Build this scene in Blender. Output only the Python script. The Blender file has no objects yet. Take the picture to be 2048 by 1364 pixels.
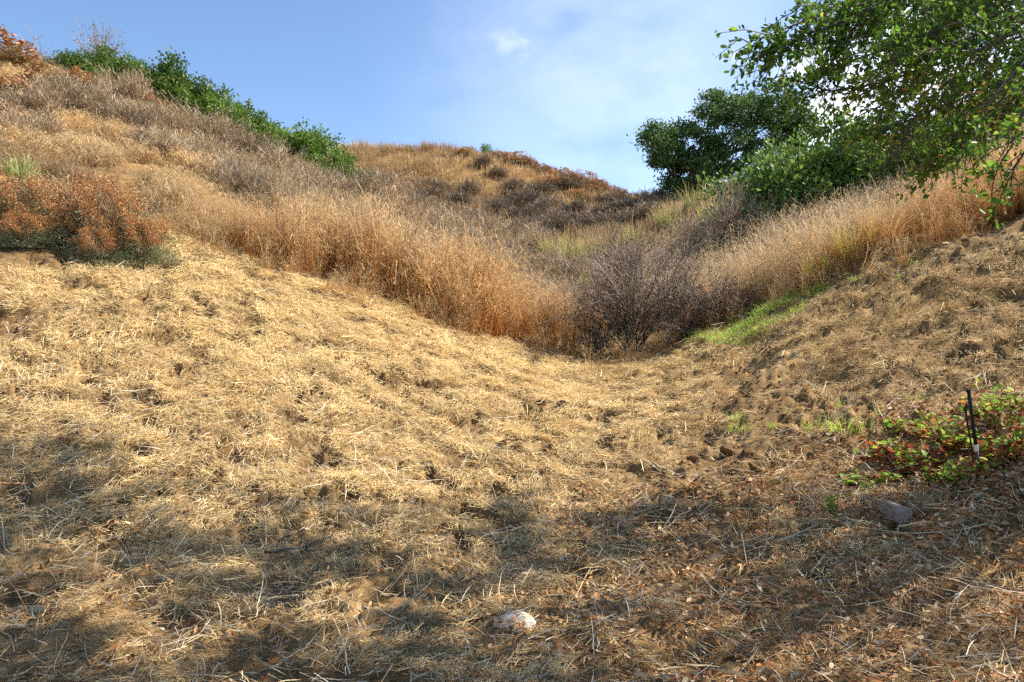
import bpy, math, random
import numpy as np
from mathutils import Vector, Matrix, Euler

# ------------------------------------------------------------------ camera, sky, sun, exposure
SC = bpy.context.scene
FPX, CX, CY, CAMZ = 1480.0, 1024.0, 682.0, 1.6
cam_d = bpy.data.cameras.new('camera'); cam = bpy.data.objects.new('camera', cam_d)
SC.collection.objects.link(cam); SC.camera = cam
cam.location = (0, 0, CAMZ); cam.rotation_euler = (math.radians(90), 0, 0)
cam_d.sensor_width = 36.0; cam_d.lens = 36.0 * FPX / 2048.0
cam_d.clip_start = 0.05; cam_d.clip_end = 2000.0

SUN_AZ, SUN_EL = 74.0, 46.0          # degrees right of the view axis, degrees above the horizon
sd = Vector((math.sin(math.radians(SUN_AZ)) * math.cos(math.radians(SUN_EL)),
             math.cos(math.radians(SUN_AZ)) * math.cos(math.radians(SUN_EL)),
             math.sin(math.radians(SUN_EL))))
sun_d = bpy.data.lights.new('sun', 'SUN'); sun_d.energy = 5.0; sun_d.angle = math.radians(0.6)
sun_d.color = (1.0, 0.93, 0.82)
sun = bpy.data.objects.new('sun', sun_d); SC.collection.objects.link(sun)
sun.rotation_euler = sd.to_track_quat('Z', 'Y').to_euler()
sun.location = (20, 10, 30)

W = bpy.data.worlds.new('World'); SC.world = W; W.use_nodes = True
nt = W.node_tree; nt.nodes.clear()
def wn(t, **k):
    n = nt.nodes.new(t)
    for a, b in k.items(): setattr(n, a, b)
    return n
wo = wn('ShaderNodeOutputWorld'); bg = wn('ShaderNodeBackground'); bg2 = wn('ShaderNodeBackground')
sky = wn('ShaderNodeTexSky', sky_type='NISHITA', sun_disc=False)
sky.sun_elevation = math.radians(SUN_EL); sky.sun_rotation = math.radians(SUN_AZ)
sky.air_density = 0.85; sky.dust_density = 0.4; sky.ozone_density = 3.2; sky.altitude = 200
bg.inputs['Strength'].default_value = 0.12
nt.links.new(sky.outputs[0], bg.inputs['Color'])
bg2.inputs['Color'].default_value = (0.93, 0.96, 1.0, 1); bg2.inputs['Strength'].default_value = 1.0
tc = wn('ShaderNodeTexCoord')
def pxdir(px, py):
    return Vector(((px - CX) / FPX, 1.0, (CY - py) / FPX)).normalized()
noi = wn('ShaderNodeTexNoise'); noi.inputs['Scale'].default_value = 11.0; noi.inputs['Detail'].default_value = 6.0
noi.inputs['Roughness'].default_value = 0.52; noi.inputs['Distortion'].default_value = 0.15
mp = wn('ShaderNodeMapping'); mp.inputs['Scale'].default_value = (1.0, 1.0, 1.7)
nt.links.new(tc.outputs['Generated'], mp.inputs['Vector']); nt.links.new(mp.outputs[0], noi.inputs['Vector'])
acc = None
# (pixel direction, angular radius in px, strength)
for (px, py, rad, st, lo, hi) in ((1050, 95, 150, 0.42, .36, .82), (1170, 175, 230, 0.26, .36, .82), (1250, 140, 520, .24, .0, .8), (1475, 122, 34, 0.5, .38, .6),
                          (1665, 195, 150, 1.0, .28, .52), (1900, 90, 240, .9, .30, .56), (1420, 330, 480, .14, .0, .8)):
    d = pxdir(px, py)
    dt = wn('ShaderNodeVectorMath', operation='DISTANCE'); dt.inputs[1].default_value = d
    nt.links.new(tc.outputs['Generated'], dt.inputs[0])
    r = wn('ShaderNodeMapRange', interpolation_type='SMOOTHSTEP'); R = rad / FPX
    r.inputs['From Min'].default_value = R; r.inputs['From Max'].default_value = R * 0.1
    r.inputs['To Min'].default_value = 0; r.inputs['To Max'].default_value = 1
    nt.links.new(dt.outputs['Value'], r.inputs['Value'])
    q = wn('ShaderNodeMapRange', interpolation_type='SMOOTHSTEP')
    q.inputs['From Min'].default_value = lo; q.inputs['From Max'].default_value = hi
    q.inputs['To Max'].default_value = st
    nt.links.new(noi.outputs['Fac'], q.inputs['Value'])
    m = wn('ShaderNodeMath', operation='MULTIPLY')
    nt.links.new(r.outputs[0], m.inputs[0]); nt.links.new(q.outputs[0], m.inputs[1])
    if acc is None: acc = m
    else:
        mx = wn('ShaderNodeMath', operation='MAXIMUM')
        nt.links.new(acc.outputs[0], mx.inputs[0]); nt.links.new(m.outputs[0], mx.inputs[1]); acc = mx
ms = wn('ShaderNodeMixShader')
nt.links.new(acc.outputs[0], ms.inputs['Fac']); nt.links.new(bg.outputs[0], ms.inputs[1]); nt.links.new(bg2.outputs[0], ms.inputs[2])
nt.links.new(ms.outputs[0], wo.inputs['Surface'])

SC.view_settings.view_transform = 'Standard'; SC.view_settings.look = 'None'
SC.view_settings.gamma = 1.0; SC.view_settings.use_curve_mapping = False
SC.view_settings.exposure = 0.98
SC.cycles.use_denoising = False if hasattr(SC, 'cycles') else False
SC.cycles.max_bounces = 4; SC.cycles.diffuse_bounces = 3; SC.cycles.glossy_bounces = 1; SC.cycles.transmission_bounces = 2
SC.cycles.use_adaptive_sampling = True; SC.cycles.adaptive_threshold = 0.04; SC.cycles.sample_clamp_indirect = 4

# ------------------------------------------------------------------ helpers
rng = np.random.default_rng(7)
COL = SC.collection
def P(px, py, Y):
    return np.array(((px - CX) / FPX * Y, Y, (CY - py) / FPX * Y + CAMZ))
def lin(h):
    c = [int(h[i:i + 2], 16) / 255 for i in (0, 2, 4)]
    return np.array([x / 12.92 if x <= .04045 else ((x + .055) / 1.055) ** 2.4 for x in c])
def rgba(h, k=1.0): return tuple(np.clip(lin(h) * k, 0, 1)) + (1.0,)

_perm = np.random.default_rng(11).permutation(4096)
_val = np.random.default_rng(12).random(4096)
def vnoise(x, y, s=0):
    x = np.asarray(x, float); y = np.asarray(y, float)
    xi = np.floor(x).astype(np.int64); yi = np.floor(y).astype(np.int64)
    fx = x - xi; fy = y - yi; fx = fx * fx * (3 - 2 * fx); fy = fy * fy * (3 - 2 * fy)
    def h(a, b): return _val[(_perm[(_perm[(a + s * 131) & 4095] + b) & 4095])]
    return (h(xi, yi) * (1 - fx) + h(xi + 1, yi) * fx) * (1 - fy) + (h(xi, yi + 1) * (1 - fx) + h(xi + 1, yi + 1) * fx) * fy
def fbm(x, y, o=4, s=0):
    a = 0; w = 1; t = 0
    for i in range(o):
        a = a + w * vnoise(np.asarray(x) * 2 ** i + 17.3 * i, np.asarray(y) * 2 ** i - 9.1 * i, s + i); t += w; w *= .5
    return a / t

# terrain control points: pixel and estimated distance -> position in the place
CP = [(0,1364,3.35),(1024,1364,3.5),(2048,1364,3.35),
 (0,1100,4.8),(1024,1100,5.2),(1600,1100,4.95),(2048,1100,4.6),
 (0,900,6.0),(512,900,6.6),(1024,900,7.5),(1500,920,6.8),(2048,900,5.6),
 (0,700,7.6),(512,700,8.8),(850,750,9.5),(1024,800,9.0),(1200,785,10.6),(1500,750,9.5),(1750,700,8.7),(2048,700,7.6),
 (0,540,9.3),(300,460,12.0),(520,520,12.2),(690,570,12.5),(860,635,13.0),(1000,680,13.3),(1180,722,13.6),(1290,715,13.6),
 (1400,675,13.4),(1640,572,12.4),(1800,510,11.9),(2048,430,11.5),
 (265,350,15.5),(60,340,14.0),(0,250,19),(400,330,20),(0,130,27),(150,165,30),(300,215,30),(450,275,30),(600,345,30),(690,372,30),
 (700,312,58),(900,318,60),(980,325,60),(1100,355,58),(1200,385,56),(1340,412,52),
 (1000,400,46),(800,400,45),(1200,440,42),(1000,490,32),(1200,530,27),(900,510,25),(1160,630,18.5),(1300,640,18),(1340,560,22),
 (1340,408,41),(1450,425,30),(1600,450,22),(1750,430,20),(1900,400,18),(2048,365,17),
 (1990,190,47),(2048,170,47),(1850,300,40),(1700,360,40),(2350,120,42),(2400,260,18)]
pts = [P(*c) for c in CP]
RAW = [(0,0,0.0),(0,-5,-.15),(-6,0,.35),(6,0,.35),(-8,5,.9),(8,4,.95),(-12,10,3.4),(12,9,4.0),(-25,15,8.5),(25,15,8.0),
 (-30,44,11.5),(-15,46,10.5),(-35,30,13.0),(-9,48,11.0),(-12,62,12.5),(0,85,12.5),(20,72,10.0),(-25,90,12),(30,95,14),(45,60,18),(-50,60,14),(0,110,10),(-20,-8,2),(20,-8,2)]
pts += [np.array(r, float) for r in RAW]
pts = np.array(pts)
def tps_k(r2): return np.where(r2 > 1e-12, 0.5 * r2 * np.log(np.maximum(r2, 1e-12)), 0)
def tps_fit(p, lam):
    n = len(p); d = p[:, None, :2] - p[None, :, :2]; K = tps_k((d ** 2).sum(-1)) + lam * np.eye(n)
    Q = np.c_[np.ones(n), p[:, :2]]; A = np.block([[K, Q], [Q.T, np.zeros((3, 3))]])
    return np.linalg.solve(A, np.r_[p[:, 2], np.zeros(3)])
TW = tps_fit(pts, 0.04)
def H0(x, y):
    x = np.atleast_1d(np.asarray(x, float)); y = np.atleast_1d(np.asarray(y, float)); sh = x.shape
    x = x.ravel(); y = y.ravel(); out = np.empty_like(x)
    for i in range(0, len(x), 40000):
        a = x[i:i + 40000]; b = y[i:i + 40000]
        r2 = (a[:, None] - pts[None, :, 0]) ** 2 + (b[:, None] - pts[None, :, 1]) ** 2
        out[i:i + 40000] = tps_k(r2) @ TW[:-3] + TW[-3] + TW[-2] * a + TW[-1] * b
    return out.reshape(sh)
def G(px, py, y0=2.2, y1=110):
    """first ground point seen along a pixel's ray"""
    Y = np.geomspace(y0, y1, 900); x = (px - CX) / FPX * Y; z = (CY - py) / FPX * Y + CAMZ
    h = H0(x, Y); k = np.argmax(h > z)
    if not (h > z).any(): k = len(Y) - 1
    return np.array((x[k], Y[k], h[k]))
def inpoly(x, y, poly):
    poly = np.asarray(poly); r = np.zeros(np.shape(x), bool); j = len(poly) - 1
    for i in range(len(poly)):
        xi, yi = poly[i]; xj, yj = poly[j]
        c = ((yi > y) != (yj > y)) & (x < (xj - xi) * (y - yi) / (yj - yi + 1e-12) + xi)
        r ^= c; j = i
    return r
BORDER_PX = [(300,455),(400,487),(520,525),(690,575),(860,638),(1000,682),(1100,708),(1180,724),(1290,716),(1400,676),(1520,622),(1640,572),(1800,510),(1930,468),(2048,430)]
BORD = np.array([G(*b)[:2] for b in BORDER_PX])
bush_b = [G(0, 535)[:2], G(150, 528)[:2], G(285, 500)[:2]]
MOW = np.array([(-14, -6), (-14, 9.0), bush_b[0] + (-1.5, 0.2), bush_b[0], bush_b[1], bush_b[2]] + list(BORD) + [(11, 12.4), (14, 12.5), (14, -6)])
def mowed(x, y): return inpoly(np.asarray(x), np.asarray(y), MOW)
def px_of(x, y): return CX + FPX * np.asarray(x) / np.maximum(y, .1)

def pit_at(x, y):
    w = fbm(x * .9, y * .9, 2, 40); p = fbm(x * 5.6 + 3 * w, y * 6.6, 3, 9)
    return np.clip((.485 + .16 * (w - .5) - p) / .08, 0, 1)
def soil_bumps(x, y):
    near = 1 / (1 + np.exp((y - 15) / 1.2))
    w = fbm(x * .9, y * .9, 2, 40)
    b = (fbm(x * 2.2, y * 2.2, 4, 3) - .5) * .11
    b = b - pit_at(x, y) * .125 * np.clip((y - 2.5) / 4, .2, 1) * (1 - .45 * np.clip((x - .5) / 2, 0, 1))                                    # trampled pits
    b = b + (fbm(x * 16, y * 16, 3, 21) - .5) * .05
    rgt = np.clip((x - .8) / 2.5, 0, 1) * np.clip((y - 5) / 3, 0, 1)   # the right bank is terraced by hooves
    t = fbm(x * 1.1 + y * .6, (y - .45 * x) * 3.6, 3, 55)
    b = b + rgt * (np.clip((t - .5) * 8, -1, 1) * .045 + (t - .5) * .2)
    # rough dug patches
    for (cx, cy, r, a) in DUG:
        m = np.exp(-(((x - cx) / r) ** 2 + ((y - cy) / (r * .7)) ** 2))
        b = b + m * (a + (fbm(x * 11, y * 11, 4, 77) - .5) * .15)
    flat = np.clip((y - 1) / 2.5, .25, 1)
    return b * near * flat + (1 - near) * (fbm(x * .35, y * .35, 3, 5) - .5) * .8 * np.clip((y - 15) / 20, 0, 1)
DUG = []
for (px, py, r, a) in ((1060, 912, .42, .03), (1450, 925, .55, .02), (1630, 815, .38, .10), (1110, 822, .22, .03), (740, 850, .3, -.03)):
    g = G(px, py); DUG.append((g[0], g[1], r, a))
def H(x, y):
    x = np.atleast_1d(np.asarray(x, float)); y = np.atleast_1d(np.asarray(y, float))
    return H0(x, y) + soil_bumps(x, y)
def Gz(px, py):
    g = G(px, py); g[2] = H(g[0], g[1])[0]; return g
def slope_normal(x, y, e=.25):
    dx = (H0(x + e, y) - H0(x - e, y)) / (2 * e); dy = (H0(x, y + e) - H0(x, y - e)) / (2 * e)
    n = np.stack([-dx, -dy, np.ones_like(dx)], -1); return n / np.linalg.norm(n, axis=-1, keepdims=True)

# ------------------------------------------------------------------ mesh builders
def mesh(name, V, F, mat=None, attrs=None, smooth=False):
    V = np.ascontiguousarray(V, np.float32); F = np.ascontiguousarray(F, np.int32); k = F.shape[1]
    me = bpy.data.meshes.new(name)
    me.vertices.add(len(V)); me.vertices.foreach_set('co', V.ravel())
    me.loops.add(F.size); me.loops.foreach_set('vertex_index', F.ravel())
    me.polygons.add(len(F)); me.polygons.foreach_set('loop_start', np.arange(0, F.size, k, dtype=np.int32))
    if smooth: me.polygons.foreach_set('use_smooth', np.ones(len(F), bool))
    for nm, a in (attrs or {}).items():
        at = me.attributes.new(nm, 'FLOAT', 'POINT'); at.data.foreach_set('value', np.ascontiguousarray(a, np.float32))
    me.update(calc_edges=True)
    if mat: me.materials.append(mat)
    return me
def obj(name, me, parent=None, loc=None, link=True):
    o = bpy.data.objects.new(name, me)
    if link: COL.objects.link(o)
    if parent: o.parent = parent
    if loc is not None: o.location = loc
    return o
def tag(o, label=None, cat=None, group=None, kind=None):
    if label: o['label'] = label
    if cat: o['category'] = cat
    if group: o['group'] = group
    if kind: o['kind'] = kind
    return o
def thing(name, loc, label, cat, group=None):
    o = bpy.data.objects.new(name, None); COL.objects.link(o); o.location = loc; o.empty_display_size = .2
    return tag(o, label, cat, group)
def tubes(Pn, R, sides=3):
    """Pn (N,K,3) polylines, R (N,K) radii -> V,F,(h along)"""
    N, K, _ = Pn.shape
    T = np.gradient(Pn, axis=1); T /= np.linalg.norm(T, axis=-1, keepdims=True) + 1e-9
    up = np.where(np.abs(T[..., 2:3]) > .9, np.array([1., 0, 0]), np.array([0, 0, 1.]))
    A = np.cross(T, up); A /= np.linalg.norm(A, axis=-1, keepdims=True) + 1e-9; B = np.cross(T, A)
    an = np.arange(sides) * 2 * math.pi / sides
    V = Pn[:, :, None, :] + R[:, :, None, None] * (np.cos(an)[None, None, :, None] * A[:, :, None, :] + np.sin(an)[None, None, :, None] * B[:, :, None, :])
    idx = np.arange(N * K * sides).reshape(N, K, sides)
    a = idx[:, :-1, :]; b = idx[:, 1:, :]
    F = np.stack([a, np.roll(a, -1, 2), np.roll(b, -1, 2), b], -1).reshape(-1, 4)
    h = np.broadcast_to(np.linspace(0, 1, K)[None, :, None], (N, K, sides)).ravel()
    return V.reshape(-1, 3), F, h
def ribbons(Pn, Wd, side=None, r=rng):
    N, K, _ = Pn.shape
    if side is None:
        a = r.random(N) * 2 * math.pi; side = np.stack([np.cos(a), np.sin(a), np.zeros(N)], -1)
    S = side[:, None, :] * Wd[:, :, None] * .5
    V = np.stack([Pn - S, Pn + S], 2); idx = np.arange(N * K * 2).reshape(N, K, 2)
    F = np.stack([idx[:, :-1, 0], idx[:, :-1, 1], idx[:, 1:, 1], idx[:, 1:, 0]], -1).reshape(-1, 4)
    h = np.broadcast_to(np.linspace(0, 1, K)[None, :, None], (N, K, 2)).ravel()
    return V.reshape(-1, 3), F, h
def cat_vf(*parts):
    Vs, Fs, n = [], [], 0; As = [[] for _ in parts[0][2:]]
    for p in parts:
        Vs.append(p[0]); Fs.append(p[1] + n); n += len(p[0])
        for i, a in enumerate(p[2:]): As[i].append(a)
    return (np.concatenate(Vs), np.concatenate(Fs)) + tuple(np.concatenate(a) for a in As)
def rand_dirs(n, r):
    v = r.normal(size=(n, 3)); return v / np.linalg.norm(v, axis=1, keepdims=True)
# leaf template: x along the leaf 0..1, y across, folded along the midrib (two quads each side)
LEAF_T = np.array([(0, 0, 0), (.16, -.15, .04), (.16, 0, 0), (.16, .15, .04), (.5, -.26, .05), (.5, 0, -.02), (.5, .26, .05), (.82, -.17, .02), (.82, 0, -.05), (.82, .17, .02), (1, 0, -.07)], float)
LEAF_F = [(0, 1, 2), (0, 2, 3), (1, 4, 5), (1, 5, 2), (2, 5, 6), (2, 6, 3), (4, 7, 8), (4, 8, 5), (5, 8, 9), (5, 9, 6), (7, 10, 8), (8, 10, 9)]
CLUMP_T = np.array([(0, 0, 0), (.5, -.27, .06), (1, 0, -.05), (.5, .27, .06)], float); CLUMP_F = [(0, 1, 2), (0, 2, 3)]
ROUND_T = np.array([(0, 0, 0), (.12, -.3, .05), (.5, -.5, .06), (.9, -.32, 0), (1.02, 0, -.06), (.9, .32, 0), (.5, .5, .06), (.12, .3, .05), (.5, 0, -.03)], float)
ROUND_F = [(8, i, i + 1) for i in range(0, 7)] + [(8, 7, 0)]
def leaves(pos, d, size, r, T=LEAF_T, F=LEAF_F, wid=1.0, nrm=None):
    """leaf blades at pos pointing along d"""
    n = len(pos); d = d / (np.linalg.norm(d, axis=1, keepdims=True) + 1e-9)
    q = rand_dirs(n, r) if nrm is None else nrm
    s = np.cross(q, d); s /= np.linalg.norm(s, axis=1, keepdims=True) + 1e-9; u = np.cross(d, s)
    size = np.broadcast_to(size, (n,))
    V = pos[:, None, :] + size[:, None, None] * (T[None, :, 0, None] * d[:, None, :] + wid * T[None, :, 1, None] * s[:, None, :] + T[None, :, 2, None] * u[:, None, :])
    Fa = (np.arange(n)[:, None, None] * len(T) + np.array(F)[None]).reshape(-1, 3)
    c = np.repeat(r.random(n), len(T))
    return V.reshape(-1, 3), Fa, c
def tri_of(F4): return np.concatenate([F4[:, [0, 1, 2]], F4[:, [0, 2, 3]]])

# ------------------------------------------------------------------ materials
def new_mat(name):
    m = bpy.data.materials.new(name); m.use_nodes = True; m.node_tree.nodes.clear(); return m, m.node_tree
def ramp(nt, stops, fac):
    n = nt.nodes.new('ShaderNodeValToRGB'); e = n.color_ramp.elements
    while len(e) > len(stops): e.remove(e[-1])
    while len(e) < len(stops): e.new(0.5)
    for i, (p, c) in enumerate(stops): e[i].position = p; e[i].color = c
    nt.links.new(fac, n.inputs['Fac']); return n.outputs['Color']
def blade_mat(name, stops, var=.35, hue=None, trans=.25, rough=.75, attr='h', tint_stops=None, isl=.0):
    """colour runs along an attribute (height in the stem / leaf id), brightness varies per instance"""
    m, t = new_mat(name); L = t.links.new
    out = t.nodes.new('ShaderNodeOutputMaterial')
    at = t.nodes.new('ShaderNodeAttribute'); at.attribute_name = attr
    col = ramp(t, stops, at.outputs['Fac'])
    oi = t.nodes.new('ShaderNodeObjectInfo')
    if tint_stops:
        tn = t.nodes.new('ShaderNodeAttribute'); tn.attribute_type = 'INSTANCER'; tn.attribute_name = 'tint'
        c2 = ramp(t, tint_stops, tn.outputs['Fac'])
        mx = t.nodes.new('ShaderNodeMix'); mx.data_type = 'RGBA'; mx.blend_type = 'MULTIPLY'; mx.inputs['Factor'].default_value = 1
        L(col, mx.inputs['A']); L(c2, mx.inputs['B']); col = mx.outputs['Result']
    mr = t.nodes.new('ShaderNodeMapRange'); mr.inputs['To Min'].default_value = 1 - var; mr.inputs['To Max'].default_value = 1 + var
    L(oi.outputs['Random'], mr.inputs['Value'])
    val = mr.outputs[0]
    if isl:
        gi_ = t.nodes.new('ShaderNodeNewGeometry'); m3 = t.nodes.new('ShaderNodeMapRange'); m3.inputs['To Min'].default_value = 1 - isl; m3.inputs['To Max'].default_value = 1 + isl
        L(gi_.outputs['Random Per Island'], m3.inputs['Value']); mm = t.nodes.new('ShaderNodeMath'); mm.operation = 'MULTIPLY'; L(val, mm.inputs[0]); L(m3.outputs[0], mm.inputs[1]); val = mm.outputs[0]
    hs = t.nodes.new('ShaderNodeHueSaturation'); L(val, hs.inputs['Value']); L(col, hs.inputs['Color'])
    if hue:
        ge = t.nodes.new('ShaderNodeNewGeometry'); h2 = t.nodes.new('ShaderNodeMapRange')
        h2.inputs['To Min'].default_value = .5 - hue; h2.inputs['To Max'].default_value = .5 + hue
        L(ge.outputs['Random Per Island'], h2.inputs['Value']); L(h2.outputs[0], hs.inputs['Hue'])
    df = t.nodes.new('ShaderNodeBsdfPrincipled'); df.inputs['Roughness'].default_value = rough
    df.inputs['Specular IOR Level'].default_value = .3
    L(hs.outputs[0], df.inputs['Base Color'])
    if trans > 0:
        tr = t.nodes.new('ShaderNodeBsdfTranslucent'); L(hs.outputs[0], tr.inputs['Color'])
        mi = t.nodes.new('ShaderNodeMixShader'); mi.inputs['Fac'].default_value = trans
        L(df.outputs[0], mi.inputs[1]); L(tr.outputs[0], mi.inputs[2]); L(mi.outputs[0], out.inputs['Surface'])
    else: L(df.outputs[0], out.inputs['Surface'])
    return m
def noise_mat(name, stops, scale=8.0, rough=.9, bump=.3, detail=6.0, coord='Object', bscale=None, dist=.02):
    m, t = new_mat(name); L = t.links.new
    out = t.nodes.new('ShaderNodeOutputMaterial'); b = t.nodes.new('ShaderNodeBsdfPrincipled')
    tcn = t.nodes.new('ShaderNodeTexCoord'); n = t.nodes.new('ShaderNodeTexNoise')
    n.inputs['Scale'].default_value = scale; n.inputs['Detail'].default_value = detail; n.inputs['Roughness'].default_value = .65
    L(tcn.outputs[coord], n.inputs['Vector']); L(ramp(t, stops, n.outputs['Fac']), b.inputs['Base Color'])
    n2 = t.nodes.new('ShaderNodeTexNoise'); n2.inputs['Scale'].default_value = bscale or scale * 4; n2.inputs['Detail'].default_value = 5
    L(tcn.outputs[coord], n2.inputs['Vector'])
    bp = t.nodes.new('ShaderNodeBump'); bp.inputs['Strength'].default_value = bump; bp.inputs['Distance'].default_value = dist
    L(n2.outputs['Fac'], bp.inputs['Height']); L(bp.outputs[0], b.inputs['Normal'])
    b.inputs['Roughness'].default_value = rough; b.inputs['Specular IOR Level'].default_value = .25
    L(b.outputs[0], out.inputs['Surface']); return m

# ------------------------------------------------------------------ ground
def build_ground():
    yr = np.concatenate([np.linspace(-9, 1.6, 14)[:-1], np.geomspace(1.6 + 3, 17 + 3, 470) - 3, np.geomspace(17, 140, 110)[1:]])
    u = np.concatenate([np.linspace(-3.2, -.82, 26)[:-1], np.linspace(-.82, .82, 600), np.linspace(.82, 3.2, 26)[1:]])
    Yg, U = np.meshgrid(yr, u, indexing='ij'); X = U * np.maximum(Yg + 1.2, 6.5 + 0 * Yg) * np.where(Yg < 5.3, 1, 1)
    Z = H(X, Yg); n, m = X.shape
    V = np.stack([X, Yg, Z], -1).reshape(-1, 3); ix = np.arange(n * m).reshape(n, m)
    F = np.stack([ix[:-1, :-1], ix[:-1, 1:], ix[1:, 1:], ix[1:, :-1]], -1).reshape(-1, 4)
    mw = mowed(X, Yg).astype(float).ravel()
    mt, t = new_mat('dry_soil'); L = t.links.new
    out = t.nodes.new('ShaderNodeOutputMaterial'); b = t.nodes.new('ShaderNodeBsdfPrincipled'); b.inputs['Roughness'].default_value = .95
    b.inputs['Specular IOR Level'].default_value = .1
    tcn = t.nodes.new('ShaderNodeTexCoord')
    def N(sc, de=6, ro=.6):
        q = t.nodes.new('ShaderNodeTexNoise'); q.inputs['Scale'].default_value = sc; q.inputs['Detail'].default_value = de; q.inputs['Roughness'].default_value = ro
        L(tcn.outputs['Object'], q.inputs['Vector']); return q.outputs['Fac']
    soil = ramp(t, [(.3, rgba('664f35')), (.5, rgba('8e744f')), (.72, rgba('bda276'))], N(1.3, 8, .7))
    wild = ramp(t, [(.3, rgba('6e5a40')), (.55, rgba('94764c')), (.75, rgba('a8875a'))], N(.6, 6))
    fine = ramp(t, [(.25, (.55, .52, .48, 1)), (.5, (.95, .93, .9, 1)), (.75, (1.25, 1.2, 1.1, 1))], N(38, 5, .7))
    am = t.nodes.new('ShaderNodeAttribute'); am.attribute_name = 'mow'
    mx = t.nodes.new('ShaderNodeMix'); mx.data_type = 'RGBA'; L(am.outputs['Fac'], mx.inputs['Factor']); L(wild, mx.inputs['A']); L(soil, mx.inputs['B'])
    m2 = t.nodes.new('ShaderNodeMix'); m2.data_type = 'RGBA'; m2.blend_type = 'MULTIPLY'; m2.inputs['Factor'].default_value = 1
    L(mx.outputs['Result'], m2.inputs['A']); L(fine, m2.inputs['B']); L(m2.outputs['Result'], b.inputs['Base Color'])
    bp = t.nodes.new('ShaderNodeBump'); bp.inputs['Strength'].default_value = .7; bp.inputs['Distance'].default_value = .03
    L(N(30, 7, .75), bp.inputs['Height']); L(bp.outputs[0], b.inputs['Normal'])
    L(b.outputs[0], out.inputs['Surface'])
    o = obj('ground', mesh('ground', V, F, mt, {'mow': mw}, smooth=True)); tag(o, 'bare mown hillside soil folding into a dry ravine', kind='structure')
    return o
build_ground()

# ------------------------------------------------------------------ scatter by geometry nodes (uncountable ground cover only)
def proto_collection(name, meshes):
    c = bpy.data.collections.new(name)
    for i, me in enumerate(meshes):
        c.objects.link(bpy.data.objects.new('%s_%02d' % (name, i), me))
    return c
def euler_from(n, yaw):
    """rotation that takes z to n after a yaw"""
    c, s = np.cos(yaw), np.sin(yaw); N = len(yaw)
    xa = np.stack([c, s, np.zeros(N)], -1); xa = xa - (xa * n).sum(-1, keepdims=True) * n; xa /= np.linalg.norm(xa, axis=-1, keepdims=True)
    ya = np.cross(n, xa)
    R = np.stack([xa, ya, n], -1)
    ry = -np.arcsin(np.clip(R[:, 2, 0], -1, 1)); rx = np.arctan2(R[:, 2, 1], R[:, 2, 2]); rz = np.arctan2(R[:, 1, 0], R[:, 0, 0])
    return np.stack([rx, ry, rz], -1)
def scatter(name, pos, eul, scl, col, label, cat=None, tint=None, nvar=None, parent=None):
    N = len(pos); me = bpy.data.meshes.new(name); me.vertices.add(N); me.vertices.foreach_set('co', np.ascontiguousarray(pos, np.float32).ravel())
    a = me.attributes.new('rot', 'FLOAT_VECTOR', 'POINT'); a.data.foreach_set('vector', np.ascontiguousarray(eul, np.float32).ravel())
    scl = np.asarray(scl, np.float32)
    if scl.ndim == 1: scl = np.repeat(scl[:, None], 3, 1)
    a = me.attributes.new('scl', 'FLOAT_VECTOR', 'POINT'); a.data.foreach_set('vector', np.ascontiguousarray(scl).ravel())
    a = me.attributes.new('tint', 'FLOAT', 'POINT'); a.data.foreach_set('value', np.ascontiguousarray(np.zeros(N) if tint is None else tint, np.float32))
    a = me.attributes.new('idx', 'INT', 'POINT'); a.data.foreach_set('value', rng.integers(0, nvar or len(col.objects), N).astype(np.int32))
    me.update()
    o = obj(name, me, parent)
    g = bpy.data.node_groups.new(name, 'GeometryNodeTree')
    g.interface.new_socket('Geometry', in_out='INPUT', socket_type='NodeSocketGeometry'); g.interface.new_socket('Geometry', in_out='OUTPUT', socket_type='NodeSocketGeometry')
    gi = g.nodes.new('NodeGroupInput'); go = g.nodes.new('NodeGroupOutput'); L = g.links.new
    ip = g.nodes.new('GeometryNodeInstanceOnPoints'); ci = g.nodes.new('GeometryNodeCollectionInfo')
    ci.inputs['Collection'].default_value = col; ci.inputs['Separate Children'].default_value = True; ci.inputs['Reset Children'].default_value = True
    def att(nm, ty):
        q = g.nodes.new('GeometryNodeInputNamedAttribute'); q.data_type = ty; q.inputs['Name'].default_value = nm; return q.outputs['Attribute']
    e2r = g.nodes.new('FunctionNodeEulerToRotation'); L(att('rot', 'FLOAT_VECTOR'), e2r.inputs[0])
    L(gi.outputs[0], ip.inputs['Points']); L(ci.outputs[0], ip.inputs['Instance']); ip.inputs['Pick Instance'].default_value = True
    L(att('idx', 'INT'), ip.inputs['Instance Index']); L(e2r.outputs[0], ip.inputs['Rotation']); L(att('scl', 'FLOAT_VECTOR'), ip.inputs['Scale'])
    L(ip.outputs[0], go.inputs[0])
    md = o.modifiers.new('scatter', 'NODES'); md.node_group = g
    if parent is None: tag(o, label, cat, kind='stuff')
    else: o['kind'] = 'stuff'
    return o
def rnd_in(n, x0, x1, y0, y1, r=rng): return r.uniform(x0, x1, n), r.uniform(y0, y1, n)
def fan(n, u0, u1, y0, y1, r=rng, pw=1.0):
    """points spread evenly over the ground inside a wedge seen from the camera"""
    y = np.sqrt(r.uniform(y0 ** 2, y1 ** 2, n)) if pw == 1.0 else (r.uniform(y0 ** pw, y1 ** pw, n)) ** (1 / pw)
    return r.uniform(u0, u1, n) * y, y

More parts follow.
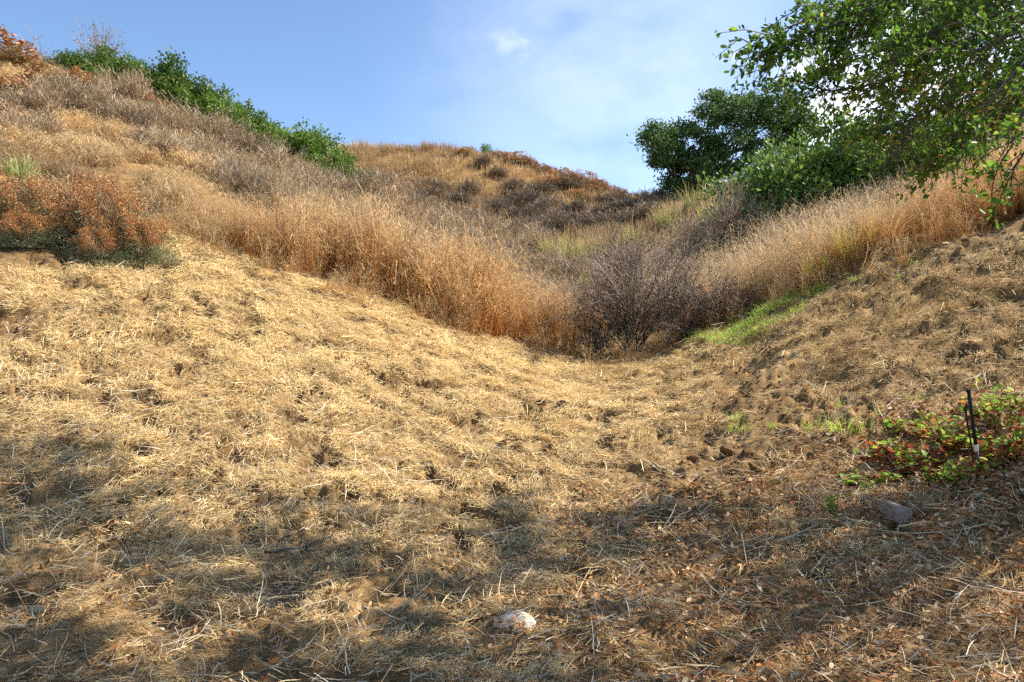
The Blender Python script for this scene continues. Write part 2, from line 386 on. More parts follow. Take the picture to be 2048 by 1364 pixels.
# ------------------------------------------------------------------ plant materials
WHITE = (1, 1, 1, 1)
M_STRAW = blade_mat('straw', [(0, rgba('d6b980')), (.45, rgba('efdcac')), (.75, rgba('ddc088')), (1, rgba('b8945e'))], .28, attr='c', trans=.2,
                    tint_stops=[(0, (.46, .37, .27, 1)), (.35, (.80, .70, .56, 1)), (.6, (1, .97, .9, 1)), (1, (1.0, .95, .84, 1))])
M_STEM = blade_mat('pale_stems', [(0, rgba('d9c08c')), (.6, rgba('e8d4a4')), (1, rgba('b3925f'))], .3, attr='c', trans=.1)
M_STALK = blade_mat('thin_stalks', [(0, rgba('cdb184')), (.4, rgba('ece0c4')), (.7, rgba('a98252')), (1, rgba('7c5c3c'))], .25, attr='c', trans=.1)
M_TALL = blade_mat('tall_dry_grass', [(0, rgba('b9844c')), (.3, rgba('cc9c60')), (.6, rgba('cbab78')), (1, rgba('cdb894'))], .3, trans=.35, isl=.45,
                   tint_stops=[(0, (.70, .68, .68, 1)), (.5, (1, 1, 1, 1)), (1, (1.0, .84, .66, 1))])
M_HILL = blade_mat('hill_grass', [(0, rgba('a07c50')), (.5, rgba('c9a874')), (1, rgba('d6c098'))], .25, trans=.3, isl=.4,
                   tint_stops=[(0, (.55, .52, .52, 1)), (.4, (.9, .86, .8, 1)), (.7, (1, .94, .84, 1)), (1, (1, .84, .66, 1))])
M_GREYTWIG = blade_mat('grey_twigs', [(0, rgba('66543f')), (.5, rgba('978369')), (1, rgba('b5a286'))], .25, trans=.1, isl=.35)
M_DARKTWIG = blade_mat('dark_twigs', [(0, rgba('4c3f32')), (.5, rgba('6e6050')), (1, rgba('93836e'))], .25, trans=.1)
M_BARK = noise_mat('oak_bark', [(.3, rgba('3a3026')), (.6, rgba('6a5c4d')), (.8, rgba('84786a'))], 14, bump=.6)
M_BARESHRUB = blade_mat('bare_shrub_bark', [(0, rgba('4c4036')), (.5, rgba('78695c')), (1, rgba('a39384'))], .15, trans=0, isl=.4)
M_BARE = blade_mat('bare_bark', [(0, rgba('6a5744')), (.5, rgba('9c8870')), (1, rgba('c2ae92'))], .15, trans=0)
M_RUST = blade_mat('rust_flower_heads', [(0, rgba('885430')), (.5, rgba('ac7844')), (.85, rgba('c69a64')), (1, rgba('dcbe8e'))], .18, attr='c', trans=.2)
M_SAGE = blade_mat('sage_leaves', [(0, rgba('626a46')), (.6, rgba('8a9068')), (1, rgba('b6b894'))], .15, attr='c', trans=.2)
M_GREEN = blade_mat('shrub_leaves', [(0, rgba('435c24')), (.6, rgba('648034')), (.9, rgba('8ea24a')), (1, rgba('9c9450'))], .34, attr='c', trans=.35, rough=.45)
M_OLIVE = blade_mat('olive_leaves', [(0, rgba('4a6430')), (.6, rgba('6f8a3e')), (.9, rgba('93a54e')), (1, rgba('a0924f'))], .2, attr='c', trans=.35, rough=.5)
M_OAKFAR = blade_mat('oak_leaves', [(0, rgba('3a5228')), (.6, rgba('526e36')), (1, rgba('7d9455'))], .15, attr='c', trans=.3, rough=.5)
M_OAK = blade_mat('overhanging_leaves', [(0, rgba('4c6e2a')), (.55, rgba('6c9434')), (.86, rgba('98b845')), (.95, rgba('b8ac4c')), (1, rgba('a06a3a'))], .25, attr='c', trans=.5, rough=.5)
M_CANOPY = M_OAK
M_YUCCA = blade_mat('green_blades', [(0, rgba('8a9450')), (.5, rgba('a6b466')), (1, rgba('d2cc90'))], .2, trans=.35, rough=.5)
M_REED = blade_mat('yellow_green_blades', [(0, rgba('8a7648')), (.5, rgba('959658')), (1, rgba('bca96e'))], .25, hue=.03, trans=.35)
M_ORANGE = blade_mat('orange_blades', [(0, rgba('8f6334')), (.5, rgba('ba8a4c')), (1, rgba('d4b07a'))], .25, hue=.03, trans=.35)
M_WEED = blade_mat('green_weeds', [(0, rgba('789436')), (.5, rgba('a3c24c')), (1, rgba('ccd870'))], .3, trans=.5)
M_COVER = blade_mat('ground_cover_leaves', [(0, rgba('6a8f34')), (.45, rgba('9cb84a')), (.62, rgba('c0b850')), (.72, rgba('b8683a')), (1, rgba('8a4030'))], .12, attr='c', trans=.45, rough=.65)
M_FEATHER = blade_mat('tan_leaves', [(0, rgba('86724a')), (.6, rgba('a48d5f')), (1, rgba('b7a67e'))], .15, attr='c', trans=.3)
M_LITTER = blade_mat('fallen_leaves', [(0, rgba('a0683a')), (.3, rgba('c89a62')), (.5, rgba('a8683a')), (.7, rgba('dcc49c')), (.85, rgba('8a5a38')), (1, rgba('bc8450'))], .0, attr='c', trans=.1)

# ------------------------------------------------------------------ ground litter
def straw_patch(seed, n=42, rad=.10, lo=.03, hi=.13, lift=.03, wd=.0031):
    r = np.random.default_rng(seed); K = 4
    base = np.stack([r.normal(0, rad * .55, n), r.normal(0, rad * .55, n), r.uniform(.0, lift, n)], -1)
    a = r.normal(0, .6, n) + r.choice([0, math.pi], n); L = r.uniform(lo, hi, n); cv = r.normal(0, .55, n)
    t = np.linspace(-.5, .5, K)
    an = a[:, None] + cv[:, None] * t[None, :]
    st = np.stack([np.cos(an), np.sin(an), r.normal(0, .16, (n, 1)) + r.normal(0, .12, (n, K))], -1) * (L / K)[:, None, None]
    Pn = base[:, None, :] + np.cumsum(st, 1) - st.sum(1, keepdims=True) / 2
    Pn[..., 2] = np.maximum(Pn[..., 2], -.004)
    w = r.uniform(.6, 1.4, n)[:, None] * wd * np.array([.8, 1, .9, .35])[None]
    sd_ = np.stack([-np.sin(a), np.cos(a), r.normal(0, .5, n)], -1)
    V, F, h = ribbons(Pn, w, sd_)
    return V, F, np.repeat(r.random(n), K * 2)
def mk_patch(nm, seed, mat, **k):
    V, F, c = straw_patch(seed, **k); return mesh(nm, V, F, mat, {'c': c})
C_STRAW = proto_collection('straw_patch', [mk_patch('straw_patch', 100 + i, M_STRAW) for i in range(5)])
C_STEM = proto_collection('straw_stem', [mk_patch('straw_stem', 200 + i, M_STEM, n=3, rad=.2, lo=.12, hi=.34, lift=.03, wd=.0055) for i in range(6)])
def tuft(seed, n=24, h0=.05, h1=.13, rad=.05, lean=.5, wd=.003, K=4, droop=.4, tip=.15):
    r = np.random.default_rng(seed); a = r.uniform(0, 2 * math.pi, n); rr = rad * np.sqrt(r.random(n))
    base = np.stack([rr * np.cos(a), rr * np.sin(a), np.full(n, -.02)], -1)
    L = r.uniform(h0, h1, n); le = np.abs(r.normal(0, lean, n)); t = np.linspace(0, 1, K)
    a2 = a + r.normal(0, .7, n); bend = le[:, None] * (t + droop * t ** 3 * 1.5)[None]
    st = np.stack([np.sin(bend) * np.cos(a2)[:, None], np.sin(bend) * np.sin(a2)[:, None], np.cos(bend)], -1) * (L / (K - 1))[:, None, None]
    st[:, 0] = 0; Pn = base[:, None, :] + np.cumsum(st, 1)
    w = r.uniform(.6, 1.3, n)[:, None] * wd * (1 - (1 - tip) * t ** 1.5)[None]
    return Pn, w, r
def mk_tuft(nm, seed, mat, **k):
    Pn, w, r = tuft(seed, **k); V, F, h = ribbons(Pn, w, r=r); return mesh(nm, V, F, mat, {'h': h, 'c': np.repeat(r.random(len(Pn)), Pn.shape[1] * 2)})
C_STUB = proto_collection('stubble_tuft', [mk_tuft('stubble_tuft', 300 + i, M_STRAW, n=26, h0=.03, h1=.11, rad=.06, lean=.75) for i in range(4)])

def lay(name, n, dens, col, label, sc=(.8, 1.3), tintf=None, u=.86, y0=2.3, y1=15.5, wob=.22, lift=.004, cat='straw', pw=1.0, nvar=None, comb=False):
    x, y = fan(n, -u, u, y0, y1, pw=pw); k = mowed(x, y) & (rng.random(n) < dens(x, y)); x, y = x[k], y[k]
    z = H(x, y) + lift; nr = slope_normal(x, y) + rng.normal(0, wob, (len(x), 3)); nr /= np.linalg.norm(nr, axis=1, keepdims=True)
    yaw = 9 * fbm(x * .55, y * .55, 2, 52) + rng.normal(0, .55, len(x)) if comb else rng.uniform(0, 2 * math.pi, len(x))
    e = euler_from(nr, yaw)
    s = rng.uniform(sc[0], sc[1], len(x)) * (.82 + np.clip(y - 4.5, 0, 8) * .06)
    return scatter(name, np.stack([x, y, z], -1), e, s, col, label, cat, None if tintf is None else tintf(x, y), nvar)
def straw_amount(x, y):
    """0 bare soil .. 1 thick straw"""
    p = fbm(x * 1.6, y * 1.6, 4, 31); px = px_of(x, y)
    left = np.clip((1420 - px) / 330, 0, 1); nearb = np.clip((6.0 - y) / 1.8, 0, 1)
    a = .36 + .54 * left - .34 * nearb * left - .10 * nearb + (p - .5) * 2.0
    for (cx, cy, r, q) in DUG: a = a - .8 * np.exp(-(((x - cx) / r) ** 2 + ((y - cy) / r) ** 2))
    return np.clip(a, .03, 1)
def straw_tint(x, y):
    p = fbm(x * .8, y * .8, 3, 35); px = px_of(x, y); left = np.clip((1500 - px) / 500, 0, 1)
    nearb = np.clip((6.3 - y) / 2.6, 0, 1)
    return np.clip(.52 + .26 * left - .28 * nearb + (p - .5) * .7 + (fbm(x * 3.6, y * 4.4, 3, 37) - .5) * .95 + rng.normal(0, .10, len(x)), 0, 1)  # left slope straw made paler, partly standing in for its stronger sunlight
def pitf(x, y): return np.clip(1 - 1.6 * pit_at(x, y), .02, 1)
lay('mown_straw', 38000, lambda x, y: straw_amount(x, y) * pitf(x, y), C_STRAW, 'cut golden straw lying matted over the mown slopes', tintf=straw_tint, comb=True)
lay('straw_stems', 5200, lambda x, y: .35 + .5 * straw_amount(x, y), C_STEM, 'loose pale straw stems strewn across the mown slopes', sc=(.6, 1.2), wob=.3, lift=.02, cat='straw stems')
C_STALK = proto_collection('thin_stalk', [mk_patch('thin_stalk', 230 + i, M_STALK, n=5, rad=.16, lo=.10, hi=.42, lift=.04, wd=.0032) for i in range(8)])
lay('thin_stalks', 6500, lambda x, y: .8 * np.clip((8.5 - y) / 2, 0, 1), C_STALK, 'long thin dry stalks lying in the shaded foreground', sc=(.5, 1.3), wob=.3, lift=.02, y1=8.5, cat='stalks', pw=1.4)
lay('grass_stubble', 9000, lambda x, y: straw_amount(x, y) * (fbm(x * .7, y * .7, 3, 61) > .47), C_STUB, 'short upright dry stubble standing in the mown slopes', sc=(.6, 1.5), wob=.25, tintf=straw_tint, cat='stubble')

def fallen_leaf(seed):
    r = np.random.default_rng(seed); nx, ny = 6, 3
    s = np.linspace(0, 1, nx); wdt = np.sin(np.pi * np.clip(s, .03, .97)) ** .8 * .22
    V = []; curl = r.uniform(-.5, .9); roll = r.uniform(.2, 1.4)
    for i in range(nx):
        for j in range(ny):
            q = (j - 1); an = roll * q
            V.append((s[i] - .5, wdt[i] * math.sin(an) / max(roll, .3), wdt[i] * (1 - math.cos(an)) / max(roll, .3) + curl * (s[i] - .5) ** 2 * .5))
    ix = np.arange(nx * ny).reshape(nx, ny)
    F = np.stack([ix[:-1, :-1], ix[:-1, 1:], ix[1:, 1:], ix[1:, :-1]], -1).reshape(-1, 4)
    return mesh('fallen_leaf', np.array(V), F, M_LITTER, {'c': np.full(len(V), (seed * .37) % 1)}, smooth=True)
C_LEAF = proto_collection('fallen_leaf', [fallen_leaf(i) for i in range(14)])
def leaf_d(x, y):
    px = px_of(x, y); a = np.clip((px - 800) / 700, .06, 1) * np.clip((6.9 - y) / 1.8, 0, 1) + .9 * np.exp(-(((px - 1900) / 260) ** 2 + ((y - 5.9) / .9) ** 2))
    return np.clip(a * (.35 + 1.1 * fbm(x * 1.3, y * 1.3, 3, 71)), 0, 1) + .03
lay('leaf_litter', 80000, leaf_d, C_LEAF, 'fallen brown oak leaves strewn over the shaded ground', sc=(.026, .07), wob=.6, lift=.03, y1=9.5, cat='fallen leaves')
def gravel(seed):
    import bmesh
    bm = bmesh.new(); bmesh.ops.create_icosphere(bm, subdivisions=1, radius=1); r = np.random.default_rng(seed)
    for v in bm.verts: v.co *= r.uniform(.7, 1.15)
    bmesh.ops.scale(bm, vec=(1, r.uniform(.6, .9), r.uniform(.4, .7)), verts=bm.verts)
    me = bpy.data.meshes.new('soil_crumb'); bm.to_mesh(me); bm.free(); me.materials.append(M_SOILC); return me
M_SOILC = noise_mat('soil_crumbs', [(.3, rgba('6e5236')), (.6, rgba('94734c')), (.8, rgba('b89a70'))], 6, bump=.4)
C_CRUMB = proto_collection('soil_crumb', [gravel(i) for i in range(5)])
lay('soil_crumbs', 30000, lambda x, y: np.clip(1.15 - straw_amount(x, y), .1, 1) * (.3 + fbm(x * 2, y * 2, 3, 91)), C_CRUMB, 'small brown soil crumbs lying between the straw', sc=(.005, .028), lift=.0, y1=11, cat='soil crumbs')

# ------------------------------------------------------------------ tall dry grass
def tall_tuft(seed, n=16, h0=.6, h1=1.3, rad=.16, wd=.010, lean=.2, heads=True):
    Pn, w, r = tuft(seed, n=n, h0=h0, h1=h1, rad=rad, lean=lean, wd=wd, K=5, droop=1.4, tip=.5)
    parts = [ribbons(Pn, w, r=r)]
    if heads:      # loose panicle of fine branchlets
        m = 7; i = np.repeat(np.arange(n), m); t = r.uniform(.58, 1.0, n * m) * 4; k = np.minimum(t.astype(int), 3); f = (t - k)[:, None]
        b0 = Pn[i, k] * (1 - f) + Pn[i, k + 1] * f; a = r.uniform(0, 2 * math.pi, n * m); L = r.uniform(.05, .17, n * m)
        out = np.stack([np.cos(a), np.sin(a), r.uniform(-.2, 1.1, n * m)], -1) * L[:, None]
        mid = b0 + out * .6; end = b0 + out; end[:, 2] -= L * .45
        Q = np.stack([b0, mid, end], 1); V, F, h = ribbons(Q, np.array([.004, .006, .007])[None] * r.uniform(.7, 1.4, (n * m, 1)), r=r)
        parts.append((V, F, np.repeat(np.clip(t / 4 + .05, 0, 1), 6)))
    return cat_vf(*parts)
def mk_tall(nm, seed, mat, **k):
    V, F, h = tall_tuft(seed, **k); return mesh(nm, V, F, mat, {'h': h})
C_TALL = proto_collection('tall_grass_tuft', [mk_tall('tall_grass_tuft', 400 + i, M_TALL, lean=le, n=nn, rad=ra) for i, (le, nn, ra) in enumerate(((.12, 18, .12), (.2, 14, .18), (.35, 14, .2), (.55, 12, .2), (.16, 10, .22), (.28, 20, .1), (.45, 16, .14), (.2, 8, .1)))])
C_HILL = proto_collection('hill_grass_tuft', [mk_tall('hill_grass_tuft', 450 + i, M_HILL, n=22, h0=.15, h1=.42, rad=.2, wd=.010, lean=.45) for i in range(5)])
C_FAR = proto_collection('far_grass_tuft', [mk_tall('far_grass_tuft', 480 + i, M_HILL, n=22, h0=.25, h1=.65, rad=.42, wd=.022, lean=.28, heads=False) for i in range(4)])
def stand(name, x, y, col, label, sc, tint, tilt=.13, cat='grass', zs=None):
    z = H(x, y) - .02; n = np.stack([rng.normal(0, tilt, len(x)), rng.normal(0, tilt, len(x)), np.ones(len(x))], -1) + .15 * slope_normal(x, y)
    n /= np.linalg.norm(n, axis=1, keepdims=True); e = euler_from(n, rng.uniform(0, 6.283, len(x)))
    s = np.repeat(sc[:, None], 3, 1)
    if zs is not None: s = s * np.stack([np.ones(len(x)), np.ones(len(x)), zs], -1)
    return scatter(name, np.stack([x, y, z], -1), e, s, col, label, cat, tint)
def bdist(x, y):
    """distance behind the mowing line"""
    d = np.full(len(x), 1e9)
    for i in range(len(BORD) - 1):
        a, b = BORD[i], BORD[i + 1]; ab = b - a; t = np.clip(((x - a[0]) * ab[0] + (y - a[1]) * ab[1]) / (ab @ ab), 0, 1)
        d = np.minimum(d, np.hypot(x - a[0] - t * ab[0], y - a[1] - t * ab[1]))
    return d
PATH = np.array([G(*p)[:2] for p in ((300, 455), (285, 420), (262, 365), (262, 340), (235, 300))])
def pdist(x, y):
    d = np.full(len(x), 1e9)
    for i in range(len(PATH) - 1):
        a, b = PATH[i], PATH[i + 1]; ab = b - a; t = np.clip(((x - a[0]) * ab[0] + (y - a[1]) * ab[1]) / (ab @ ab), 0, 1)
        d = np.minimum(d, np.hypot(x - a[0] - t * ab[0], y - a[1] - t * ab[1]))
    return d
SHB = G(1275, 712)[:2] + np.array((.1, .35))      # the bare shrub stands clear of the grass
# bank of tall grass behind the mowing line, left of the ravine
x, y = fan(12500, -.52, .17, 11.3, 24); jx, jy = (fbm(x * 1.1, y * 1.1, 3, 44) - .5) * 1.3, (fbm(x * 1.1, y * 1.1, 3, 47) - .5) * 1.3; k = ~mowed(x + jx, y + jy - .12); x, y = x[k], y[k]
px = px_of(x, y); bd = bdist(x, y)
hgt = np.interp(px, [250, 350, 480, 620, 800, 1000, 1150, 1260], [.18, .35, .5, .95, 1.05, 1.1, .95, .9]) * (1 + .2 * (fbm(x * .9, y * .9, 3, 15) - .5))
clr = fbm(x * 1.3, y * 1.3, 3, 14); hgt = hgt * (.55 + .95 * clr) * np.interp(bd, [0, .5, 1.2], [.75, .95, 1.0]) * np.interp(bd, [1.2, 3], [1, .62])
k = (pdist(x, y) > .22) & (np.hypot(x - SHB[0], (y - SHB[1]) * .5) > 1.2) & (clr > .36) & (rng.random(len(x)) < np.where(px > 640, np.interp(bd, [0, 1.3, 2.4, 6], [1, .9, .22, .15]), np.interp(bd, [0, 1.2, 2.4, 6], [1, .8, .32, .25]))) & (px > 265); x, y, px, bd, hgt = x[k], y[k], px[k], bd[k], hgt[k]
stand('tall_grass_bank', x, y, C_TALL, 'tall dry orange brown grass standing left of the ravine', hgt * rng.choice([.55, .8, .95, 1.1, 1.3], len(x)) * rng.uniform(.9, 1.1, len(x)),
      np.clip(.80 - .17 * np.clip(bd, 0, 6) + (fbm(x * .6, y * .6, 3, 19) - .5) * .9 + rng.normal(0, .08, len(x)), 0, 1))
TUS = [((px_ - CX) / FPX * y_, y_) for px_, y_ in ((1640, 12.55), (1705, 12.35), (1765, 12.15), (1990, 11.9), (2050, 11.8))]
xs, ys = fan(9000, -.5, .55, 10.8, 14.5); k = mowed(xs, ys); xs, ys = xs[k], ys[k]; bs = bdist(xs, ys); k = (bs < .75) & (rng.random(len(xs)) < .55 * np.exp(-bs / .28)) & (fbm(xs * 2, ys * 2, 2, 83) > .42); xs, ys, bs = xs[k], ys[k], bs[k]
stand('grass_stragglers', xs, ys, C_TALL, 'half cut dry stalks straggling along the mowing line', rng.uniform(.12, .55, len(xs)), np.clip(.55 + rng.normal(0, .15, len(xs)), 0, 1), tilt=.4)
# right bank
x, y = fan(8000, .17, .86, 11.2, 24); jx, jy = (fbm(x * 1.1, y * 1.1, 3, 44) - .5) * 1.3, (fbm(x * 1.1, y * 1.1, 3, 47) - .5) * 1.3; k = ~mowed(x + jx, y + jy - .12); x, y = x[k], y[k]; k = np.hypot(x - SHB[0], (y - SHB[1]) * .5) > 1.2
for tx, ty in TUS: k &= ~((np.abs(x - tx) < .42) & (y < ty + .25))
x, y = x[k], y[k]; px = px_of(x, y); bd = bdist(x, y)
thin = rng.random(len(x)) < np.interp(bd, [0, 1.5, 3, 6], [1, .9, .5, .35]); x, y, px, bd = x[thin], y[thin], px[thin], bd[thin]
hgt = np.interp(px, [1280, 1450, 1640, 1800, 2050, 2300], [.85, .85, .8, .72, .72, .8]) * (1 + .25 * (fbm(x * .9, y * .9, 3, 16) - .5)) * np.interp(bd, [0, .6, 1.2], [.6, .9, 1.0])
stand('tall_grass_slope', x, y, C_TALL, 'tall dry tan grass along the upper edge of the right slope', hgt * rng.choice([.5, .75, .95, 1.1, 1.3], len(x)) * rng.uniform(.9, 1.1, len(x)),
      np.clip(.72 + .3 * np.clip((px - 1700) / 300, 0, 1) - .05 * np.clip(bd, 0, 6) + (fbm(x * .6, y * .6, 3, 20) - .5) * .7, 0, 1))
# upper left hillside
x, y = fan(10000, -.86, -.2, 11.2, 36); k = ~mowed(x, y) & ((px_of(x, y) < 420) | (y > 20)); x, y = x[k], y[k]
k = (pdist(x, y) > .25) & (np.hypot(x + 8.63, y - 13.0) > .7) & (fbm(x * 1.1, y * 1.1, 3, 99) > .43); x, y = x[k], y[k]
stand('hillside_grass', x, y, C_HILL, 'short dry tan grass over the upper left hillside', rng.choice([.5, .8, 1.0, 1.35], len(x)) * rng.uniform(.85, 1.15, len(x)),
      np.clip(.40 + (fbm(x * .35, y * .35, 3, 25) - .5) * 1.5, 0, 1), tilt=.15)
# far hill and valley head
x, y = fan(9500, -.32, .62, 22, 66); k = rng.random(len(x)) < .95; x, y = x[k], y[k]; px = px_of(x, y)
stand('far_hill_grass', x, y, C_FAR, 'dry golden grass covering the far hill', rng.uniform(.8, 1.3, len(x)),
      np.clip(.46 + (fbm(x * .16, y * .16, 4, 27) - .5) * 1.9 - .25 * np.clip((44 - y) / 10, 0, 1), 0, 1), tilt=.12)
x, y = fan(2000, .45, .95, 24, 60); stand('far_right_grass', x, y, C_FAR, 'dull dry grass on the hill seen behind the overhanging leaves', rng.uniform(.8, 1.3, len(x)), np.clip(.2 + .3 * rng.random(len(x)), 0, 1))

# ------------------------------------------------------------------ shrub generators (unit shrubs: about 1 m wide radius .5, height 1)
def twig_dome(seed, n=260, K=5, w=.010, sub=5, spread=1.0, rough=.14):
    """dense dome of dead twigs from one base"""
    r = np.random.default_rng(seed); a = r.uniform(0, 6.283, n); el = np.arccos(r.uniform(.05, 1, n))
    d = np.stack([np.sin(el) * np.cos(a) * spread, np.sin(el) * np.sin(a) * spread, np.cos(el) * 1.0 + .12], -1)
    lobes = .78 + .3 * np.sin(a * 3 + r.uniform(0, 6)) * np.sin(el) + r.normal(0, .10, n); L = np.clip(lobes, .45, 1.25)
    d = d * np.stack([np.full(n, .52), np.full(n, .52), np.full(n, .92)], -1)
    t = np.linspace(0, 1, K)
    b = np.stack([r.normal(0, .05, n), r.normal(0, .05, n), np.full(n, -.05)], -1)
    Pn = b[:, None] + d[:, None] * (L[:, None] * t[None])[..., None]
    Pn[..., 2] += (.16 * np.sin(t * np.pi))[None] * np.sin(el)[:, None]; Pn[:, 1:] += r.normal(0, rough * .16, (n, K - 1, 3))
    parts = [ribbons(Pn, w * (1.15 - t)[None] * r.uniform(.7, 1.3, (n, 1)), r=r)]
    m = n * sub; i = r.integers(0, n, m); f = r.uniform(.45, 1, m) * (K - 1); k = np.minimum(f.astype(int), K - 2); q = (f - k)[:, None]
    p0 = Pn[i, k] * (1 - q) + Pn[i, k + 1] * q; dd = rand_dirs(m, r) * .8 + np.array([0, 0, .6]) + d[i] * .8; dd *= (r.uniform(.07, .2, m) / np.linalg.norm(dd, axis=1))[:, None]
    mid = p0 + dd * .5 + r.normal(0, .012, (m, 3)); Q = np.stack([p0, mid, p0 + dd], 1)
    V, F, h = ribbons(Q, w * .55 * np.array([1, .8, .4])[None] * np.ones((m, 1)), r=r)
    parts.append((V, F, np.repeat(np.clip(f / (K - 1), 0, 1), 6)))
    return cat_vf(*parts)
def dome_points(r, n, lo=.72, flat=1.0, zmin=-.02, lob=.28):
    a = r.uniform(0, 6.283, n); u = r.uniform(zmin, 1, n); s = np.sqrt(1 - np.clip(u, -1, 1) ** 2)
    d = np.stack([s * np.cos(a), s * np.sin(a), u], -1)
    rad = (1 - lob) + lob * (np.sin(a * 2 + 1.3) * .4 + np.sin(a * 5 + u * 6) * .5 + np.sin(u * 9 + a * 3) * .5)
    p = d * (rad * r.uniform(lo, 1.05, n) ** .7)[:, None] * np.array([.52, .52, .95]); return p, d
def leafy_dome(seed, n=2600, size=.075, lo=.55, T=CLUMP_T, F=CLUMP_F, up=.5, lob=.28, zmin=-.05, clumps=60, wid=1.0):
    r = np.random.default_rng(seed); c, cd = dome_points(r, clumps, lo, zmin=zmin, lob=lob)
    i = r.integers(0, clumps, n); p = c[i] + r.normal(0, .058, (n, 3)) * np.array([1, 1, .9]); p[:, 2] = np.abs(p[:, 2])
    d = cd[i] * .7 + rand_dirs(n, r) * .8 + np.array([0, 0, up])
    V, Fa, col = leaves(p, d, r.uniform(.7, 1.3, n) * size, r, T, F, wid)
    k = len(T); col = np.clip(np.repeat(r.random(clumps)[i] * .4, k) + col * .6, 0, 1)
    return V, Fa, col
def inner_stems(seed, n=26, w=.03):
    r = np.random.default_rng(seed); p, d = dome_points(r, n, .6); K = 5; t = np.linspace(0, 1, K)
    Pn = np.zeros((n, K, 3)) + np.array([0, 0, -.06]) + p[:, None] * (t ** 1.0)[None, :, None]; Pn[:, 1:-1] += r.normal(0, .025, (n, K - 2, 3))
    Pn[:, 0, :2] += r.normal(0, .04, (n, 2))
    V, F, h = tubes(Pn, w * (1.1 - t)[None] * r.uniform(.5, 1, (n, 1)) * .5); return V, F, h
def flower_heads(seed, n=700, size=.045, zmin=.3, lob=.28):
    r = np.random.default_rng(seed); p, d = dome_points(r, n // 6, .9, zmin=zmin, lob=lob); i = np.repeat(np.arange(len(p)), 6)
    q = p[i] + r.normal(0, .028, (len(i), 3)); dd = rand_dirs(len(i), r) + np.array([0, 0, .3])
    return leaves(q, dd, r.uniform(.6, 1.3, len(i)) * size, r, ROUND_T, ROUND_F)
MESHES = {}
def cached(key, fn):
    if key not in MESHES: MESHES[key] = fn()
    return MESHES[key]
def shrub_parts(kind, v):
    """list of (part name, mesh)"""
    if kind == 'green':
        def f():
            V, F, c = leafy_dome(1000 + v, 9000, .046, .62, clumps=210, lob=.22); a = mesh('foliage', V, F, M_GREEN, {'c': c})
            V, F, h = inner_stems(1050 + v); return [('foliage', a), ('stems', mesh('stems', V, F, M_BARE, {'h': h}))]
    elif kind == 'olive':
        def f():
            V, F, c = leafy_dome(1100 + v, 7000, .046, .5, clumps=170, lob=.28); a = mesh('foliage', V, F, M_OLIVE, {'c': c})
            V, F, h = inner_stems(1150 + v, 34); return [('foliage', a), ('stems', mesh('stems', V, F, M_BARE, {'h': h}))]
    elif kind == 'rust':
        def f():
            V, F, c = flower_heads(1200 + v, 3000, .032, .12); a = mesh('flower_heads', V, F, M_RUST, {'c': c})
            V, F, c = leafy_dome(1240 + v, 1300, .055, .5, clumps=60); V = V * np.array([.95, .95, .72]); b = mesh('foliage', V, F, M_SAGE, {'c': c})
            V, F, h = twig_dome(1260 + v, 150, w=.009, sub=3); c2 = mesh('twigs', V * .97, F, M_GREYTWIG, {'h': h})
            return [('flower_heads', a), ('foliage', b), ('twigs', c2)]
    elif kind == 'grey':
        def f(): V, F, h = twig_dome(1300 + v, 300, w=.013, sub=6); return [('twigs', mesh('twigs', V, F, M_GREYTWIG, {'h': h}))]
    elif kind == 'dark':
        def f(): V, F, h = twig_dome(1350 + v, 300, w=.02, sub=5); return [('twigs', mesh('twigs', V, F, M_DARKTWIG, {'h': h}))]
    return cached((kind, v), f)
SHRUB_NAME = {'green': 'green_shrub', 'olive': 'leafy_shrub', 'rust': 'buckwheat_bush', 'grey': 'dead_shrub', 'dark': 'dark_shrub'}
def shrub(kind, px, Y, w, h, label, group=None, v=None, dx=1.0, rz=None):
    x = (px - CX) / FPX * Y; z = H(x, Y)[0] - .03
    v = int(rng.integers(0, 3)) if v is None else v
    ps = shrub_parts(kind, v); rz = rng.uniform(0, 6.28) if rz is None else rz
    k_ = {'grey': 1.35, 'rust': 1.35, 'olive': 1.25 if w > 1.6 else 1.1}.get(kind, 1.0); sc = (w * dx * k_, w * rng.uniform(.85, 1.1) * k_, h * k_)
    cat = {'green': 'shrub', 'olive': 'shrub', 'rust': 'bush', 'grey': 'dead shrub', 'dark': 'shrub'}[kind]
    if len(ps) == 1:
        o = obj(SHRUB_NAME[kind], ps[0][1], None, (x, Y, z)); o.scale = sc; o.rotation_euler = (0, 0, rz); return tag(o, label, cat, group)
    t = thing(SHRUB_NAME[kind], (x, Y, z), label, cat, group); t.scale = sc; t.rotation_euler = (0, 0, rz)
    for nm, me in ps: obj(nm, me, t)
    return t

# evergreen shrubs along the left ridge, from the left
GR = 'green shrubs along the left ridge'
for a in ((150, 28.5, 2.4, 1.3, 'low dark green shrub at the left end of the ridge row'),
          (215, 28.5, 2.6, 1.8, 'green shrub on the ridge in front of the tan feathery sapling'),
          (270, 28.5, 2.4, 2.1, 'green shrub just right of the tan sapling on the ridge'),
          (335, 28.5, 3.4, 2.45, 'largest and tallest green shrub on the left ridge'),
          (395, 28.5, 2.9, 2.15, 'rounded green shrub touching the right side of the largest ridge shrub'),
          (450, 28.5, 2.6, 1.9, 'green shrub below the tallest upright sprig of the ridge row'),
          (505, 28.5, 2.5, 1.75, 'green shrub with a thin sprig midway down the ridge row'),
          (555, 28.3, 2.4, 1.6, 'low green shrub third from the lower end of the ridge row'),
          (615, 27.5, 2.9, 2.15, 'round green shrub second from the lower end of the ridge row'),
          (672, 27.0, 2.1, 1.75, 'lowest green shrub at the right end of the ridge row')):
    shrub('green', *a[:4], a[4], GR)
